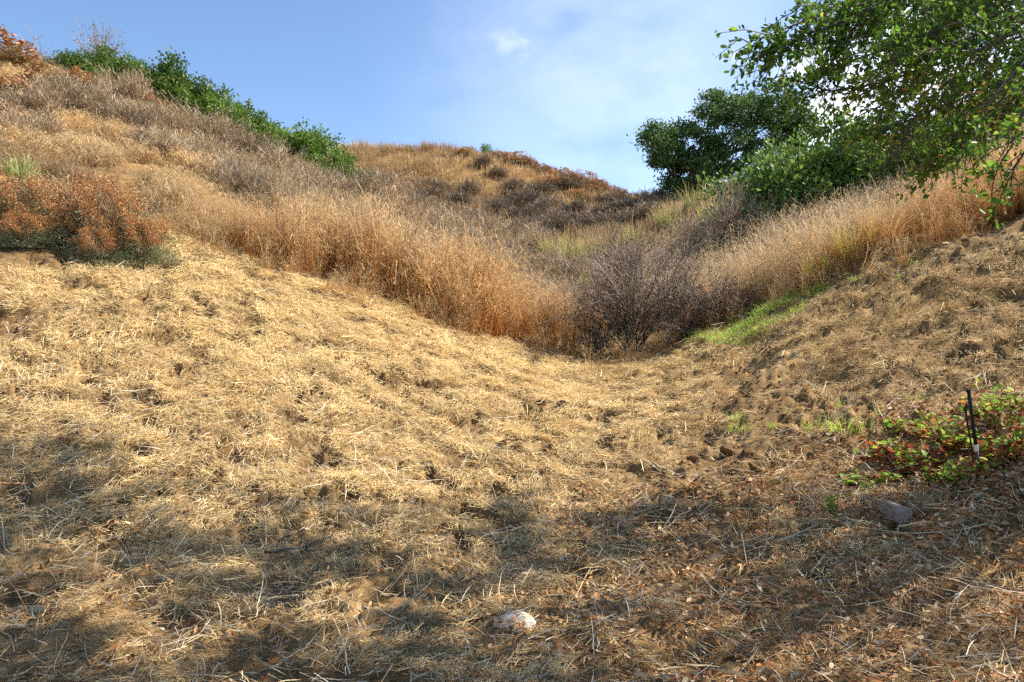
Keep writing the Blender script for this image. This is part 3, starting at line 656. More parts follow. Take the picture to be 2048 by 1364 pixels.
def sprig(px, Y, top, label):
    x = (px - CX) / FPX * Y; z0 = H(x, Y)[0] + .6; z1 = (CY - top) / FPX * Y + CAMZ; r = np.random.default_rng(int(px))
    t = thing('upright_sprig', (x, Y, z0 - .6), label, 'sprig', 'sprigs rising from the ridge shrubs'); K = 6
    Pn = np.zeros((1, K, 3)); Pn[0, :, 2] = np.linspace(0, z1 - z0 + .6, K); Pn[0, :, 0] = np.cumsum(r.normal(0, .03, K))
    V, F, h = tubes(Pn, np.linspace(.025, .008, K)[None]); obj('stem', mesh('stem', V, F, M_BARE, {'h': h}), t)
    n = 110; f = r.uniform(.3, 1, n) * (K - 1); k = np.minimum(f.astype(int), K - 2); p = Pn[0, k] + (Pn[0, k + 1] - Pn[0, k]) * (f - k)[:, None]
    d = rand_dirs(n, r); d[:, 2] = np.abs(d[:, 2]) + .2; p = p + d * (.22 * (1.25 - f / (K - 1)))[:, None] * r.random((n, 1))
    V, F, c = leaves(p, d, r.uniform(.1, .18, n), r, CLUMP_T, CLUMP_F); obj('foliage', mesh('foliage', V, F, M_GREEN, {'c': c}), t)
sprig(453, 28.6, 172, 'tallest thin leafy sprig standing above the ridge shrubs')
sprig(497, 28.6, 203, 'middle leafy sprig standing above the ridge shrubs'); sprig(530, 28.5, 226, 'lowest leafy sprig standing above the ridge shrubs')

# tan feathery sapling on the skyline
def feathery(px, Y, w, h, label):
    x = (px - CX) / FPX * Y; t = thing('feathery_sapling', (x, Y, H(x, Y)[0] - .05), label, 'sapling'); r = np.random.default_rng(5)
    n = 46; K = 6; tt = np.linspace(0, 1, K); a = r.uniform(0, 6.28, n); sp = r.uniform(.1, .5, n) * w
    Pn = np.stack([np.cos(a)[:, None] * sp[:, None] * tt[None] ** 1.5 - .15 * tt[None] * w, np.sin(a)[:, None] * sp[:, None] * tt[None] ** 1.5, h * r.uniform(.65, 1.05, (n, 1)) * tt[None]], -1)
    Pn[:, 1:] += r.normal(0, .04, (n, K - 1, 3)); V, F, hh = tubes(Pn, np.linspace(.022, .005, K)[None] * np.ones((n, 1)))
    obj('stems', mesh('stems', V, F, M_GREYTWIG, {'h': hh}), t)
    m = 1500; i = r.integers(0, n, m); f = r.uniform(.5, 1, m) * (K - 1); k = np.minimum(f.astype(int), K - 2); p = Pn[i, k] + (Pn[i, k + 1] - Pn[i, k]) * (f - k)[:, None]
    p = p + r.normal(0, .09, (m, 3)); d = rand_dirs(m, r) + np.array([.2, 0, .2]); V, F, c = leaves(p, d, r.uniform(.05, .11, m), r, CLUMP_T, CLUMP_F, .7)
    obj('foliage', mesh('foliage', V, F, M_FEATHER, {'c': c}), t)
feathery(212, 29.5, 2.3, 2.6, 'tan feathery sapling on the left skyline above green shrubs')
# rust-brown buckwheat on the upper left hillside
RB = 'rust brown buckwheat bushes on the left hillside'
for a in ((12, 26.0, 2.7, 1.05, 'rust brown bush on the far left skyline'),
          (88, 22.5, 1.75, 1.0, 'rounded rust brown bush below the skyline bush at far left'),
          (20, 21.0, 1.5, .8, 'rust brown bush at the left photo edge below the skyline bush'),
          (8, 18.0, 1.3, .7, 'pinkish rust bush at the left edge above the yellow tussock'),
          (165, 25.0, 1.3, .75, 'small pale rust bush left of the dead shrubs below the ridge'),
          (315, 25.5, 1.5, .7, 'pink brown bush just under the largest ridge shrub'),
          (285, 24.5, 1.0, .5, 'tiny pink brown bush beside the dead shrub below the ridge')):
    shrub('rust', *a[:4], a[4], RB)
DB = 'grey dead shrubs on the left hillside'
for a in ((65, 20.0, 1.7, .95, 'grey dead shrub below the rounded rust bush at far left'),
          (130, 21.5, 1.9, 1.1, 'wide grey dead shrub right of the rounded rust bush'),
          (195, 22.5, 1.8, 1.1, 'pale grey dead shrub in the middle of the upper left row'),
          (250, 25.5, 1.9, 1.1, 'dark grey dead shrub pressed against the foot of the ridge shrubs'),
          (255, 21.5, 1.7, 1.0, 'silvery dead shrub above the top of the footpath'),
          (320, 22.5, 1.9, 1.05, 'broad grey dead shrub below the pink brown bush'),
          (385, 23.5, 2.0, 1.1, 'grey dead shrub under the rounded ridge shrub'),
          (440, 24.5, 1.9, 1.0, 'brownish dead shrub near the middle of the ridge row'),
          (500, 24.0, 1.8, 1.0, 'brown grey dead shrub below the lower ridge shrubs'),
          (20, 16.5, 1.2, .75, 'dark grey dead shrub above the green spiky tussock'),
          (85, 17.5, 1.1, .7, 'small grey dead shrub right of the yellow tussock'),
          (560, 23.0, 1.8, 1.0, 'mauve grey dead shrub below the lowest ridge shrubs'),
          (620, 22.0, 1.7, 1.0, 'mauve dead shrub at the lower end of the hillside row'),
          (690, 24.5, 1.9, 1.1, 'dead shrub behind the tall grass under the lowest ridge shrub')):
    shrub('grey', *a[:4], a[4], DB)

for (px, Y) in ((330, 18.5), (380, 19.5), (430, 18.0), (470, 20.0), (520, 19.0), (560, 20.5), (600, 18.8), (650, 19.5), (420, 21.5), (350, 20.5), (540, 17.2), (480, 16.8), (620, 16.8), (300, 19.8), (580, 22.0), (660, 22.5)):
    shrub('grey', px, Y, rng.uniform(.9, 1.4), rng.uniform(.5, .8), 'low grey brown dead shrub scattered in the dry grass below the ridge row', 'low dead shrubs in the hillside grass')
# big buckwheat at the front left
def front_bush():
    g = G(128, 533); c = np.array((g[0] - .05, g[1] + .72)); r = np.random.default_rng(77)
    t = thing('buckwheat_bush', (c[0], c[1], H(*c)[0]), 'large rust topped buckwheat bush with grey green base at left of the mown slope', 'bush')
    lob = [(-1.0, .1, 1.25, .92, .88), (.12, .1, 1.3, 1.0, 1.02), (.72, -.02, .9, .75, .66), (-.3, .5, 1.1, .9, 1.12), (-1.75, .2, 1.2, 1.0, .8), (.25, -.3, .9, .6, .55), (-.75, -.35, 1.0, .6, .5)]
    fl, fo, tw = [], [], []
    for i, (dx, dy, wx, wy, h) in enumerate(lob):
        dz = H(c[0] + dx, c[1] + dy)[0] - H(*c)[0]; off = np.array((dx, dy, dz - .03)); s = np.array((wx, wy, h * 1.15))
        V, F, cc = flower_heads(2000 + i, 15000, .0145, .30 if h > .7 else .6); fl.append((V * s + off, F, cc))
        V, F, cc = leafy_dome(2020 + i, 7000, .03, .6, clumps=170, zmin=-.1); fo.append((V * s * np.array([1.06, 1.06, .84]) + off, F, cc))
        V, F, h2 = twig_dome(2040 + i, 260, w=.006, sub=4); tw.append((V * s * .95 + off, F, h2))
    for nm, L_, m, at in (('flower_heads', fl, M_RUST, 'c'), ('foliage', fo, M_SAGE, 'c'), ('twigs', tw, M_GREYTWIG, 'h')):
        V, F, cc = cat_vf(*L_); obj(nm, mesh(nm, V, F, m, {at: cc}), t)
front_bush()
# spiky tussocks
def tussock(px, py, w, h, mat, label, cat='tussock', group=None, n=70, wd=.016, lean=.45, Y=None, name='grass_tussock', seed=0, accent=None):
    if Y is None: g = G(px, py)
    else: g = np.array(((px - CX) / FPX * Y, Y, 0))
    r0 = 700 + seed + int(px)
    Pn, wdt, r = tuft(r0, n=n, h0=h * .5, h1=h * 1.15, rad=w * .22, lean=lean, wd=wd, K=6, droop=1.0, tip=.1)
    V, F, hh = ribbons(Pn, wdt, r=r); loc = (g[0], g[1], H(g[0], g[1])[0] - .02)
    if accent is None:
        o = obj(name, mesh(name, V, F, mat, {'h': hh}), None, loc); return tag(o, label, cat, group)
    t = thing(name, loc, label, cat, group); obj('dry_blades', mesh('dry_blades', V, F, mat, {'h': hh}), t)
    Pn, wdt, r = tuft(r0 + 5000, n=n // 4, h0=h * .5, h1=h * 1.0, rad=w * .2, lean=lean * .6, wd=wd * 1.1, K=6, droop=.8, tip=.1)
    V, F, hh = ribbons(Pn, wdt, r=r); obj('green_blades', mesh('green_blades', V, F, accent, {'h': hh}), t); return t
tussock(42, 0, .9, .62, M_YUCCA, 'green spiky tussock behind the big rust topped bush', Y=13.0, n=130, wd=.028)
tussock(15, 0, 1.3, .8, M_HILL, 'yellow straw tussock at the left edge among dead shrubs', Y=17.2, n=160, wd=.02, lean=.5)
OT = 'orange tussocks along the mowing line'
tussock(470, 470, .7, .42, M_ORANGE, 'orange tussock at the mowing line beside the path foot', group=OT, n=110, wd=.009)
tussock(425, 470, .6, .38, M_ORANGE, 'paler orange tussock just left of the path side tussock', group=OT, n=90, wd=.009)
for i, (px, Y, w, h, ac, lb) in enumerate(((1640, 12.55, 1.3, .75, M_WEED, 'orange grass tussock with green blades, left one on the right bank'), (1705, 12.35, 1.4, .95, M_WEED, 'orange grass tussock with tallest green blades on the right bank'),
        (1765, 12.15, 1.4, .85, M_REED, 'orange brown tussock spilling over the mowing line on the right bank'), (1990, 11.9, 1.3, .75, None, 'orange tussock at the right photo edge above the slope'),
        (2050, 11.8, 1.2, .7, None, 'orange tussock cut by the right photo edge'))):
    tussock(px, 0, w, h, M_ORANGE, lb, group='orange tussocks on the right bank', Y=Y, n=260, wd=.013, lean=.55, accent=ac)
RG = 'yellow green reed clumps in the ravine'
for (px, Y, w, h, lb) in ((1110, 27.0, 1.8, 1.0, 'leftmost yellow green reed clump in the ravine head'), (1150, 26.0, 1.9, 1.25, 'tallest yellow green reed clump in the ravine head'),
        (1205, 26.5, 1.7, 1.05, 'yellow green reed clump right of the tallest one'), (1262, 27.5, 1.6, 1.0, 'rightmost yellow green reed clump above the bare shrub'),
        (1190, 20.5, 1.4, .95, 'lower yellow green reed clump behind the left of the bare shrub'), (1340, 30.0, 1.8, 1.0, 'pale yellow green clump near the foot of the oak'),
        (1395, 31.0, 2.0, 1.2, 'pale yellow green clump just right of the oak foot'), (1425, 27.0, 1.6, 1.0, 'dull yellow green clump below the oak')):
    tussock(px, 0, w * 1.3, h * 1.2, M_REED, lb, 'reeds', RG, n=190, wd=.04, lean=.42, Y=Y, name='reed_clump')

# ravine head and far hill
rr = np.random.default_rng(91)
GV = 'grey dead brush in the ravine'
for (px, Y) in ((735, 27), (770, 30), (800, 26), (830, 31), (860, 27), (900, 30), (930, 26), (945, 33), (985, 29), (1010, 25), (1030, 32), (1060, 28), (1085, 23), (1075, 34), (880, 23.5), (960, 22.5), (1130, 22), (1300, 24), (1240, 23), (1345, 22), (1385, 25), (1420, 22), (1320, 19), (700, 20), (740, 21.5), (780, 19.5), (820, 20.5), (850, 18.2), (890, 20), (930, 18.5), (965, 19.5), (1000, 18), (1035, 20), (1065, 18), (1095, 19.5), (1120, 17.2), (1150, 18.5), (1180, 17), (1215, 19), (1255, 17.5), (1000, 22), (910, 22), (1290, 20.5), (1400, 18.5), (1450, 17.5)):
    shrub('grey', px + rr.uniform(-8, 8), Y, rr.uniform(1.3, 2.1) * (.75 if Y < 22 else 1), rr.uniform(.8, 1.15) * (.8 if Y < 22 else 1), 'grey dead brush plant in the thicket behind the tall grass', GV)
GD = 'dark shrubs on the far slope'
for (px, Y) in ((730, 40), (775, 42), (815, 40), (850, 43), (880, 39), (925, 42), (955, 38), (990, 41), (1015, 44), (1040, 46), (1065, 45), (1085, 42), (1050, 40), (1105, 44), (1120, 40), (1150, 43), (1165, 39), (1195, 42), (1225, 41), (1255, 43), (1280, 40), (1310, 42), (1000, 36), (1060, 36.5), (1110, 36), (1180, 35), (1240, 36), (1295, 35.5), (900, 35.5), (840, 36), (940, 46), (1030, 49), (760, 47), (880, 47), (1000, 51), (1090, 48), (1200, 47), (1240, 46), (700, 44), (1130, 50), (960, 52)):
    shrub('dark', px + rr.uniform(-8, 8), Y, rr.uniform(2.0, 3.4), rr.uniform(.9, 1.4), 'dark grey shrub in the dark patch across the far slope', GD)
GO = 'rust clumps along the far crest'
for (px, Y, w, h) in ((850, 44, 2.0, .9), (1000, 57, 1.9, .8), (1030, 56, 2.2, .9), (1055, 56.5, 1.8, .8), (1085, 55, 2.0, .8), (1125, 54, 2.4, 1.0), (1165, 53, 2.6, 1.2), (1190, 52.5, 2.2, .9), (1225, 52, 1.8, .8), (1275, 50, 1.8, .7), (1100, 50, 2.2, .8), (1150, 48, 2.0, .7), (930, 55, 2.0, .7), (1320, 48, 2.0, .8)):
    shrub('rust', px, Y, w, h, 'rust brown clump on the upper part of the far hill', GO)
shrub('olive', 976, 59.0, 1.5, 1.6, 'small lone green shrub on the far hill crest')
shrub('olive', 812, 57.0, 1.2, .7, 'low pale green shrub on the far hill left of its crest')

# right hand shrubs behind the bank
RS = 'leafy shrubs behind the right bank'
for a in ((1520, 23.5, 3.2, 2.3, 'leafy green shrub at the left end below the oak'), (1585, 22.5, 3.3, 2.7, 'sunlit yellow green shrub right of the oak'),
          (1655, 22.5, 3.4, 2.9, 'tallest leafy shrub behind the right bank'), (1735, 21.5, 3.2, 2.5, 'leafy shrub with low branches above the orange tussocks'),
          (1815, 20.5, 2.9, 2.1, 'leafy shrub behind the hanging leaf sprays'), (1890, 20.0, 2.6, 1.7, 'yellow green shrub low behind the overhanging tree'),
          (1950, 21.5, 2.4, 1.5, 'rightmost low shrub behind the overhanging tree')):
    shrub('olive', *a[:4], a[4], RS)
shrub('green', 1478, 21.0, 1.3, .9, 'small dark green shrub at the foot of the grey twiggy shrub')
shrub('grey', 1475, 21.8, 2.2, 1.7, 'grey twiggy shrub left of the leafy shrubs'); shrub('grey', 1520, 21.0, 1.8, 1.1, 'low grey twiggy shrub under the leftmost leafy shrub')
for px, Y in ((1600, 17.5), (1660, 17), (1720, 16.5), (1790, 16.5), (1860, 16)):
    shrub('grey', px, Y, 1.5, .95, 'mauve grey dead shrub in the grass of the right bank', 'dead shrubs in the right bank grass')

# ------------------------------------------------------------------ bare shrubs in the ravine mouth
def bare_shrub(px, py, w, h, label, seed, ns=34, back=.35):
    g = G(px, py); t = thing('bare_shrub', (g[0], g[1] + back, H(g[0], g[1] + back)[0]), label, 'shrub'); r = np.random.default_rng(seed)
    K = 8; tt = np.linspace(0, 1, K); a = r.uniform(0, 6.283, ns); el = r.uniform(.1, 1.15, ns); L = h * r.uniform(.65, 1.1, ns) * np.where(el > .8, .85, 1)
    d = np.stack([np.sin(el) * np.cos(a) * w / h, np.sin(el) * np.sin(a) * .8, np.cos(el)], -1)
    Pn = r.normal(0, .07, (ns, 1, 3)) * np.array([1, 1, 0]) + np.array([0, 0, -.05]) + d[:, None] * (L[:, None] * tt)[..., None]
    Pn[..., 2] += (.18 * np.sin(tt * 3.1416) * h)[None] * np.sin(el)[:, None]; Pn += np.cumsum(r.normal(0, .018 * h, (ns, K, 3)), 1) * tt[None, :, None] ** .5
    V, F, hh = tubes(Pn, np.linspace(.015, .006, K)[None] * r.uniform(.6, 1.35, (ns, 1))); obj('main_stems', mesh('main_stems', V, F, M_BARESHRUB, {'h': hh}), t)
    parts = []; src = Pn
    for lvl, (mult, l0, l1, rad) in enumerate(((10, .25, .7, .0068), (4, .12, .36, .0048))):
        n, Kk = src.shape[:2]; m = n * mult; i = np.repeat(np.arange(n), mult); f = r.uniform(.22, 1, m) * (Kk - 1); k = np.minimum(f.astype(int), Kk - 2)
        p0 = src[i, k] + (src[i, k + 1] - src[i, k]) * (f - k)[:, None]; ax = src[i, k + 1] - src[i, k]; ax /= np.linalg.norm(ax, axis=1, keepdims=True) + 1e-9
        dd = ax * .9 + rand_dirs(m, r) * .75 + np.array([0, 0, .25]); dd /= np.linalg.norm(dd, axis=1, keepdims=True); ll = r.uniform(l0, l1, m) * h / 1.9
        K2 = 5; t2 = np.linspace(0, 1, K2); Q = p0[:, None] + dd[:, None] * (ll[:, None] * t2)[..., None]; Q[:, 1:] += np.cumsum(r.normal(0, .016, (m, K2 - 1, 3)), 1)
        V, F, hh = tubes(Q, rad * np.linspace(1, .5, K2)[None] * r.uniform(.7, 1.3, (m, 1))); parts.append((V, F, .35 + .65 * hh)); src = Q
    V, F, hh = cat_vf(*parts); obj('twigs', mesh('twigs', V, F, M_BARESHRUB, {'h': hh}), t)
bare_shrub(1268, 714, 2.1, 2.3, 'large bare twiggy shrub standing at the bottom of the ravine', 31, 54)
bare_shrub(1372, 690, 1.0, 1.35, 'smaller bare twiggy shrub right of the large bare one', 32, 26, .5)
bare_shrub(1195, 716, .8, .8, 'low bare twiggy shrub left of the large bare one', 33, 24, .2)
bare_shrub(1490, 655, .8, 1.0, 'bare twiggy shrub in the grass above the green weeds', 34, 20, 1.2)

# ------------------------------------------------------------------ oak on the saddle
def far_oak():
    Y0 = 41.0; bx = (1372 - CX) / FPX * Y0; base = np.array((bx, Y0, H(bx, Y0)[0] - .1)); r = np.random.default_rng(50)
    t = thing('oak_tree', base, 'spreading dark green oak on the saddle right of the far hill', 'tree')
    lob = [(1318, 285, 46, -.5), (1352, 275, 44, .5), (1390, 290, 50, 0), (1425, 222, 44, .3), (1462, 205, 48, -.4), (1440, 260, 55, 0), (1500, 225, 50, .8), (1545, 212, 48, -.3), (1585, 228, 46, .3),
           (1520, 265, 58, 0), (1570, 275, 50, 1.0), (1480, 300, 55, -.8), (1430, 320, 52, .2), (1400, 345, 45, -.6), (1345, 372, 34, .2), (1440, 365, 48, .8), (1500, 345, 55, .5), (1600, 260, 36, 0), (1325, 310, 34, .2), (1365, 325, 30, 0.4), (1395, 385, 34, 0)]
    ws = np.array([P(px, py, Y0 + dy * 1.6) - base for px, py, rp, dy in lob]); rad = np.array([l[2] for l in lob]) * Y0 / FPX
    # limbs
    trunk = np.array([(0, 0, -.2), (-.15, .1, .6), (.25, .1, 1.3), (.6, 0, 2.0)]); polys = []; radii = []; K = 6; tt = np.linspace(0, 1, K)
    forks = [trunk[1], trunk[2], trunk[3]]
    for i, wv in enumerate(ws):
        s = forks[0] if wv[0] < -.6 else (forks[1] if wv[2] < 2.2 else forks[2]); e = wv * 1.0
        mid = (s + e) / 2 + np.array([0, 0, .25 if wv[2] > 2 else .35]) + r.normal(0, .15, 3)
        pl = (1 - tt)[:, None] ** 2 * s + 2 * ((1 - tt) * tt)[:, None] * mid + (tt ** 2)[:, None] * e; pl[1:-1] += r.normal(0, .07, (K - 2, 3)); polys.append(pl); radii.append(np.linspace(.10, .02, K))
    V1, F1, h1 = tubes(np.array(polys), np.array(radii), 5)
    tp = np.array([np.array([np.interp(tt, np.linspace(0, 1, 4), trunk[:, k]) for k in range(3)]).T])
    V2, F2, h2 = tubes(tp, np.linspace(.36, .22, K)[None], 8)
    obj('trunk', mesh('trunk', V2, F2, M_BARK, smooth=True), t); obj('limbs', mesh('limbs', V1, F1, M_BARK, smooth=True), t)
    ps, ds = [], []
    for i in range(len(ws)):
        nc = 17; cl = rand_dirs(nc, r) * rad[i] * r.uniform(.45, 1.0, (nc, 1)) * np.array([1, 1, .85]) + ws[i]
        m = 2300; j = r.integers(0, nc, m); p = cl[j] + r.normal(0, .19, (m, 3)) * np.array([1.2, 1.2, .8]); ps.append(p); ds.append((p - ws[i]) * .5 + rand_dirs(m, r) + np.array([0, 0, .3]))
    p = np.concatenate(ps); d = np.concatenate(ds); V, F, c = leaves(p, d, r.uniform(.12, .21, len(p)), r, CLUMP_T, CLUMP_F)
    obj('crown', mesh('crown', V, F, M_OAKFAR, {'c': c}), t)
far_oak()

# ------------------------------------------------------------------ overhanging oak at the right: trunk outside the picture, sprays inside it
SHADE_EDGE = ([-400, 0, 110, 200, 300, 420, 560, 700, 800, 900, 1050, 1200, 1330, 1480, 1600, 1800, 2048, 2600], [800, 838, 860, 915, 985, 965, 1010, 985, 1000, 1030, 965, 985, 1030, 1010, 965, 990, 965, 900])
LIT_PATCHES = [(760, 1062, 170, 26), (470, 1045, 80, 18), (1210, 1120, 170, 34), (1240, 1195, 110, 26), (1390, 1275, 170, 30), (1720, 1165, 150, 30), (1560, 1055, 80, 16), (1900, 1060, 120, 22), (1030, 1245, 95, 48), (1180, 1010, 120, 18), (250, 1010, 110, 16), (1450, 1160, 90, 22), (120, 1130, 90, 16), (860, 1290, 90, 20), (1950, 1230, 90, 26), (420, 1140, 90, 14), (1815, 1012, 70, 24), (1650, 1320, 120, 20), (950, 1110, 60, 18), (640, 1190, 70, 16)]
def shade_at(px, py):
    s = 1 / (1 + np.exp(-(py - np.interp(px, *SHADE_EDGE)) / 14))
    for cx, cy, a, b in LIT_PATCHES: s = s * (1 - .93 * np.exp(-(((px - cx) / a) ** 2 + ((py - cy) / b) ** 2) ** 2))
    return s
def near_oak():
    r = np.random.default_rng(60); base = np.array((8.2, 6.0, 0)); base[2] = H(*base[:2])[0] - .15
    t = thing('overhanging_oak', base, 'near oak whose leafy sprays hang into the upper right corner', 'tree')
    SDn = np.array(sd)
    # --- unseen crown above and right, leaves set along sun rays to cast foreground shade
    n = 62000; px = r.uniform(-500, 2500, n); py = r.uniform(820, 1500, n)
    Yg = np.interp(py, [820, 900, 1000, 1100, 1364, 1500], [8.2, 6.9, 5.9, 5.1, 3.45, 2.9]); gx = (px - CX) / FPX * Yg
    gp = np.stack([gx, Yg, H0(gx, Yg)], -1)
    for _ in range(3):      # settle on the ground along each ray
        zr = (CY - py) / FPX * gp[:, 1] + CAMZ; e = gp[:, 2] - zr; gp[:, 1] -= e / (np.abs((CY - py) / FPX) + .25) * .9; gp[:, 0] = (px - CX) / FPX * gp[:, 1]; gp[:, 2] = H0(gp[:, 0], gp[:, 1])
    clump = fbm(gp[:, 0] * 1.7, gp[:, 1] * 2.4, 3, 88)
    keep = (r.random(n) < shade_at(px, py) * np.interp(px, [800, 1500], [1.5, .5]) * np.clip((Yg / 5.6) ** 1.6, .3, 1.2) * np.clip(3.0 * (clump - .39), .06, .78)); gp = gp[keep]
    tt = r.uniform(6.4, 8.8, len(gp)); cp = gp + SDn * tt[:, None]
    vis = (cp[:, 1] > .3) & (np.abs(cp[:, 0] / cp[:, 1]) < .70) & (((cp[:, 2] - CAMZ) / cp[:, 1]) < .50)   # keep the high crown above the picture
    cp = cp[~vis]
    V, F, c = leaves(cp - base, rand_dirs(len(cp), r), r.uniform(.07, .12, len(cp)), r, CLUMP_T, CLUMP_F, 1.15)
    crown = obj('crown', mesh('crown', V, F, M_OAK, {'c': c * .85}), t); crown['kind'] = 'stuff'
    # --- limbs to the crown
    K = 8; s = np.linspace(0, 1, K); fork = np.array((-.5, .3, 2.6)); polys, radii = [], []
    idx = r.choice(len(cp), 26, replace=False)
    for e in cp[idx] - base:
        mid = fork + (e - fork) * .5 + np.array([0, 0, .9]) + r.normal(0, .2, 3)
        pl = (1 - s)[:, None] ** 2 * fork + 2 * (s * (1 - s))[:, None] * mid + (s ** 2)[:, None] * e; pl[1:-1] += r.normal(0, .06, (K - 2, 3)); polys.append(pl); radii.append(np.linspace(.032, .004, K))
    V, F, h = tubes(np.array(polys), np.array(radii), 5); obj('limbs', mesh('limbs', V, F, M_BARK, smooth=True), t)
    tr = np.array([[(0, 0, -.2), (.05, 0, .5), (-.05, .05, 1.0), (-.15, .1, 1.5), (-.3, .2, 2.1), (-.5, .3, 2.6)]]); V, F, h = tubes(tr, np.array([[.42, .33, .29, .27, .25, .22]]), 12); obj('trunk', mesh('trunk', V, F, M_BARK, smooth=True), t)
    # --- sprays inside the picture: branches as (px, py, distance) from the limb outward
    BR = [[(2300, -260, 4.2), (2000, -90, 3.9), (1800, -25, 3.6), (1640, 22, 3.4), (1470, 68, 3.3)], [(2000, -90, 3.9), (1790, -10, 3.5), (1680, 45, 3.35), (1610, 70, 3.3), (1545, 90, 3.3)],
          [(2300, -200, 4.6), (2000, 0, 4.3), (1820, 70, 4.1), (1700, 120, 4.0), (1640, 160, 3.95)], [(2200, 20, 4.4), (1950, 100, 4.2), (1780, 150, 4.1), (1660, 180, 4.0), (1565, 146, 3.9)],
          [(2300, -60, 5.0), (2050, 60, 4.8), (1900, 140, 4.6), (1760, 210, 4.5), (1650, 262, 4.4)], [(2300, 40, 4.2), (2080, 130, 4.0), (1940, 190, 3.8), (1830, 240, 3.7), (1740, 262, 3.7)],
          [(2250, 0, 3.8), (2060, 90, 3.6), (1960, 200, 3.5), (1890, 260, 3.4), (1850, 305, 3.4)], [(2300, 60, 3.1), (2150, 130, 3.0), (2080, 210, 3.1), (2035, 290, 3.0), (2000, 340, 2.95)],
          [(2300, -100, 5.4), (2050, 30, 5.2), (1900, 170, 5.0), (1820, 250, 4.9), (1775, 330, 4.8)], [(2300, -150, 4.0), (2100, -20, 3.8), (1980, 60, 3.7), (1880, 110, 3.6), (1780, 130, 3.6)],
          [(2300, 20, 4.8), (2120, 120, 4.6), (2010, 200, 4.5), (1960, 260, 4.4), (1930, 305, 4.4)], [(2300, -240, 5.6), (2050, -100, 5.4), (1900, 20, 5.2), (1800, 90, 5.2), (1720, 190, 5.1)],
          [(2200, -240, 3.6), (2000, -160, 3.5), (1850, -70, 3.4), (1740, 10, 3.4), (1670, 90, 3.4)], [(2300, -120, 6.2), (2100, 0, 6.0), (1960, 110, 5.9), (1860, 200, 5.8), (1790, 280, 5.8)],
          [(2300, 0, 6.4), (2120, 80, 6.2), (2000, 160, 6.1), (1900, 250, 6.0), (1860, 320, 6.0)], [(2250, 140, 3.2), (2130, 200, 3.1), (2070, 260, 3.0), (2040, 300, 3.0), (2010, 345, 2.95)],
          [(2200, -120, 4.9), (2060, -40, 4.8), (1960, 20, 4.7), (1900, 60, 4.7), (1850, 90, 4.7)], [(2250, -180, 6.6), (2050, -60, 6.4), (1920, 60, 6.3), (1840, 160, 6.2), (1750, 240, 6.2)],
          [(2250, 60, 5.4), (2150, 140, 5.2), (2080, 180, 5.2), (2040, 230, 5.1), (2000, 260, 5.1)],
          [(2250, -120, 7.0), (2100, -20, 7.0), (2000, 60, 6.9), (1930, 130, 6.8), (1880, 210, 6.8)], [(2250, -20, 7.2), (2130, 60, 7.1), (2060, 120, 7.0), (2000, 180, 7.0), (1960, 230, 7.0)], [(2250, -200, 7.4), (2080, -120, 7.2), (1960, -40, 7.2), (1870, 40, 7.1), (1800, 120, 7.1)],
          [(2250, -60, 6.8), (2120, 20, 6.7), (2040, 90, 6.6), (1990, 140, 6.6), (1940, 170, 6.6)], [(2250, -240, 6.9), (2100, -160, 6.8), (2000, -80, 6.7), (1920, 0, 6.7), (1850, 60, 6.6)], [(2250, 60, 6.9), (2130, 130, 6.8), (2050, 200, 6.8), (1990, 250, 6.7), (1930, 270, 6.7)], [(2250, -120, 5.8), (2080, -60, 5.7), (1950, 0, 5.6), (1850, 40, 5.6), (1760, 70, 5.5)],
          [(2200, -90, 4.2), (2000, -50, 4.0), (1860, -20, 3.9), (1720, 0, 3.8), (1590, 12, 3.7)], [(2200, -40, 4.8), (2020, -15, 4.6), (1900, 5, 4.5), (1790, 20, 4.5), (1680, 30, 4.4)], [(2200, 0, 5.2), (2060, 20, 5.1), (1960, 30, 5.0), (1870, 60, 5.0), (1800, 80, 4.9)], [(2200, -60, 6.0), (2050, -20, 6.0), (1930, 20, 5.9), (1830, 30, 5.8), (1700, 60, 5.8)]]
    K = 12; s = np.linspace(0, 1, K); lines = []
    for b in BR:
        w = np.array([P(*q) for q in b]); k = np.linspace(0, 1, len(w)); pl = np.array([np.interp(s, k, w[:, i]) for i in range(3)]).T
        pl[1:-1] = (pl[:-2] + 2 * pl[1:-1] + pl[2:]) / 4; pl[1:] += np.cumsum(r.normal(0, .008, (K - 1, 3)), 0); lines.append(pl)
    lines = np.array(lines); V, F, h = tubes(lines - base, np.linspace(.010, .0025, K)[None] * np.ones((len(BR), 1)), 5); brn = obj('branches', mesh('branches', V, F, M_BARK, smooth=True), t)
    # connect the sprays to the fork
    s6 = np.linspace(0, 1, 6); con = np.array([(1 - s6)[:, None] * (fork + base) + s6[:, None] * l[0] + np.array([0, 0, .35]) * np.sin(s6 * 3.14)[:, None] for l in lines]); V, F, h = tubes(con - base, np.linspace(.016, .009, 6)[None] * np.ones((len(BR), 1)), 5); obj('spray_limbs', mesh('spray_limbs', V, F, M_BARK, smooth=True), t)
    tw, lp, ld, ls = [], [], [], []
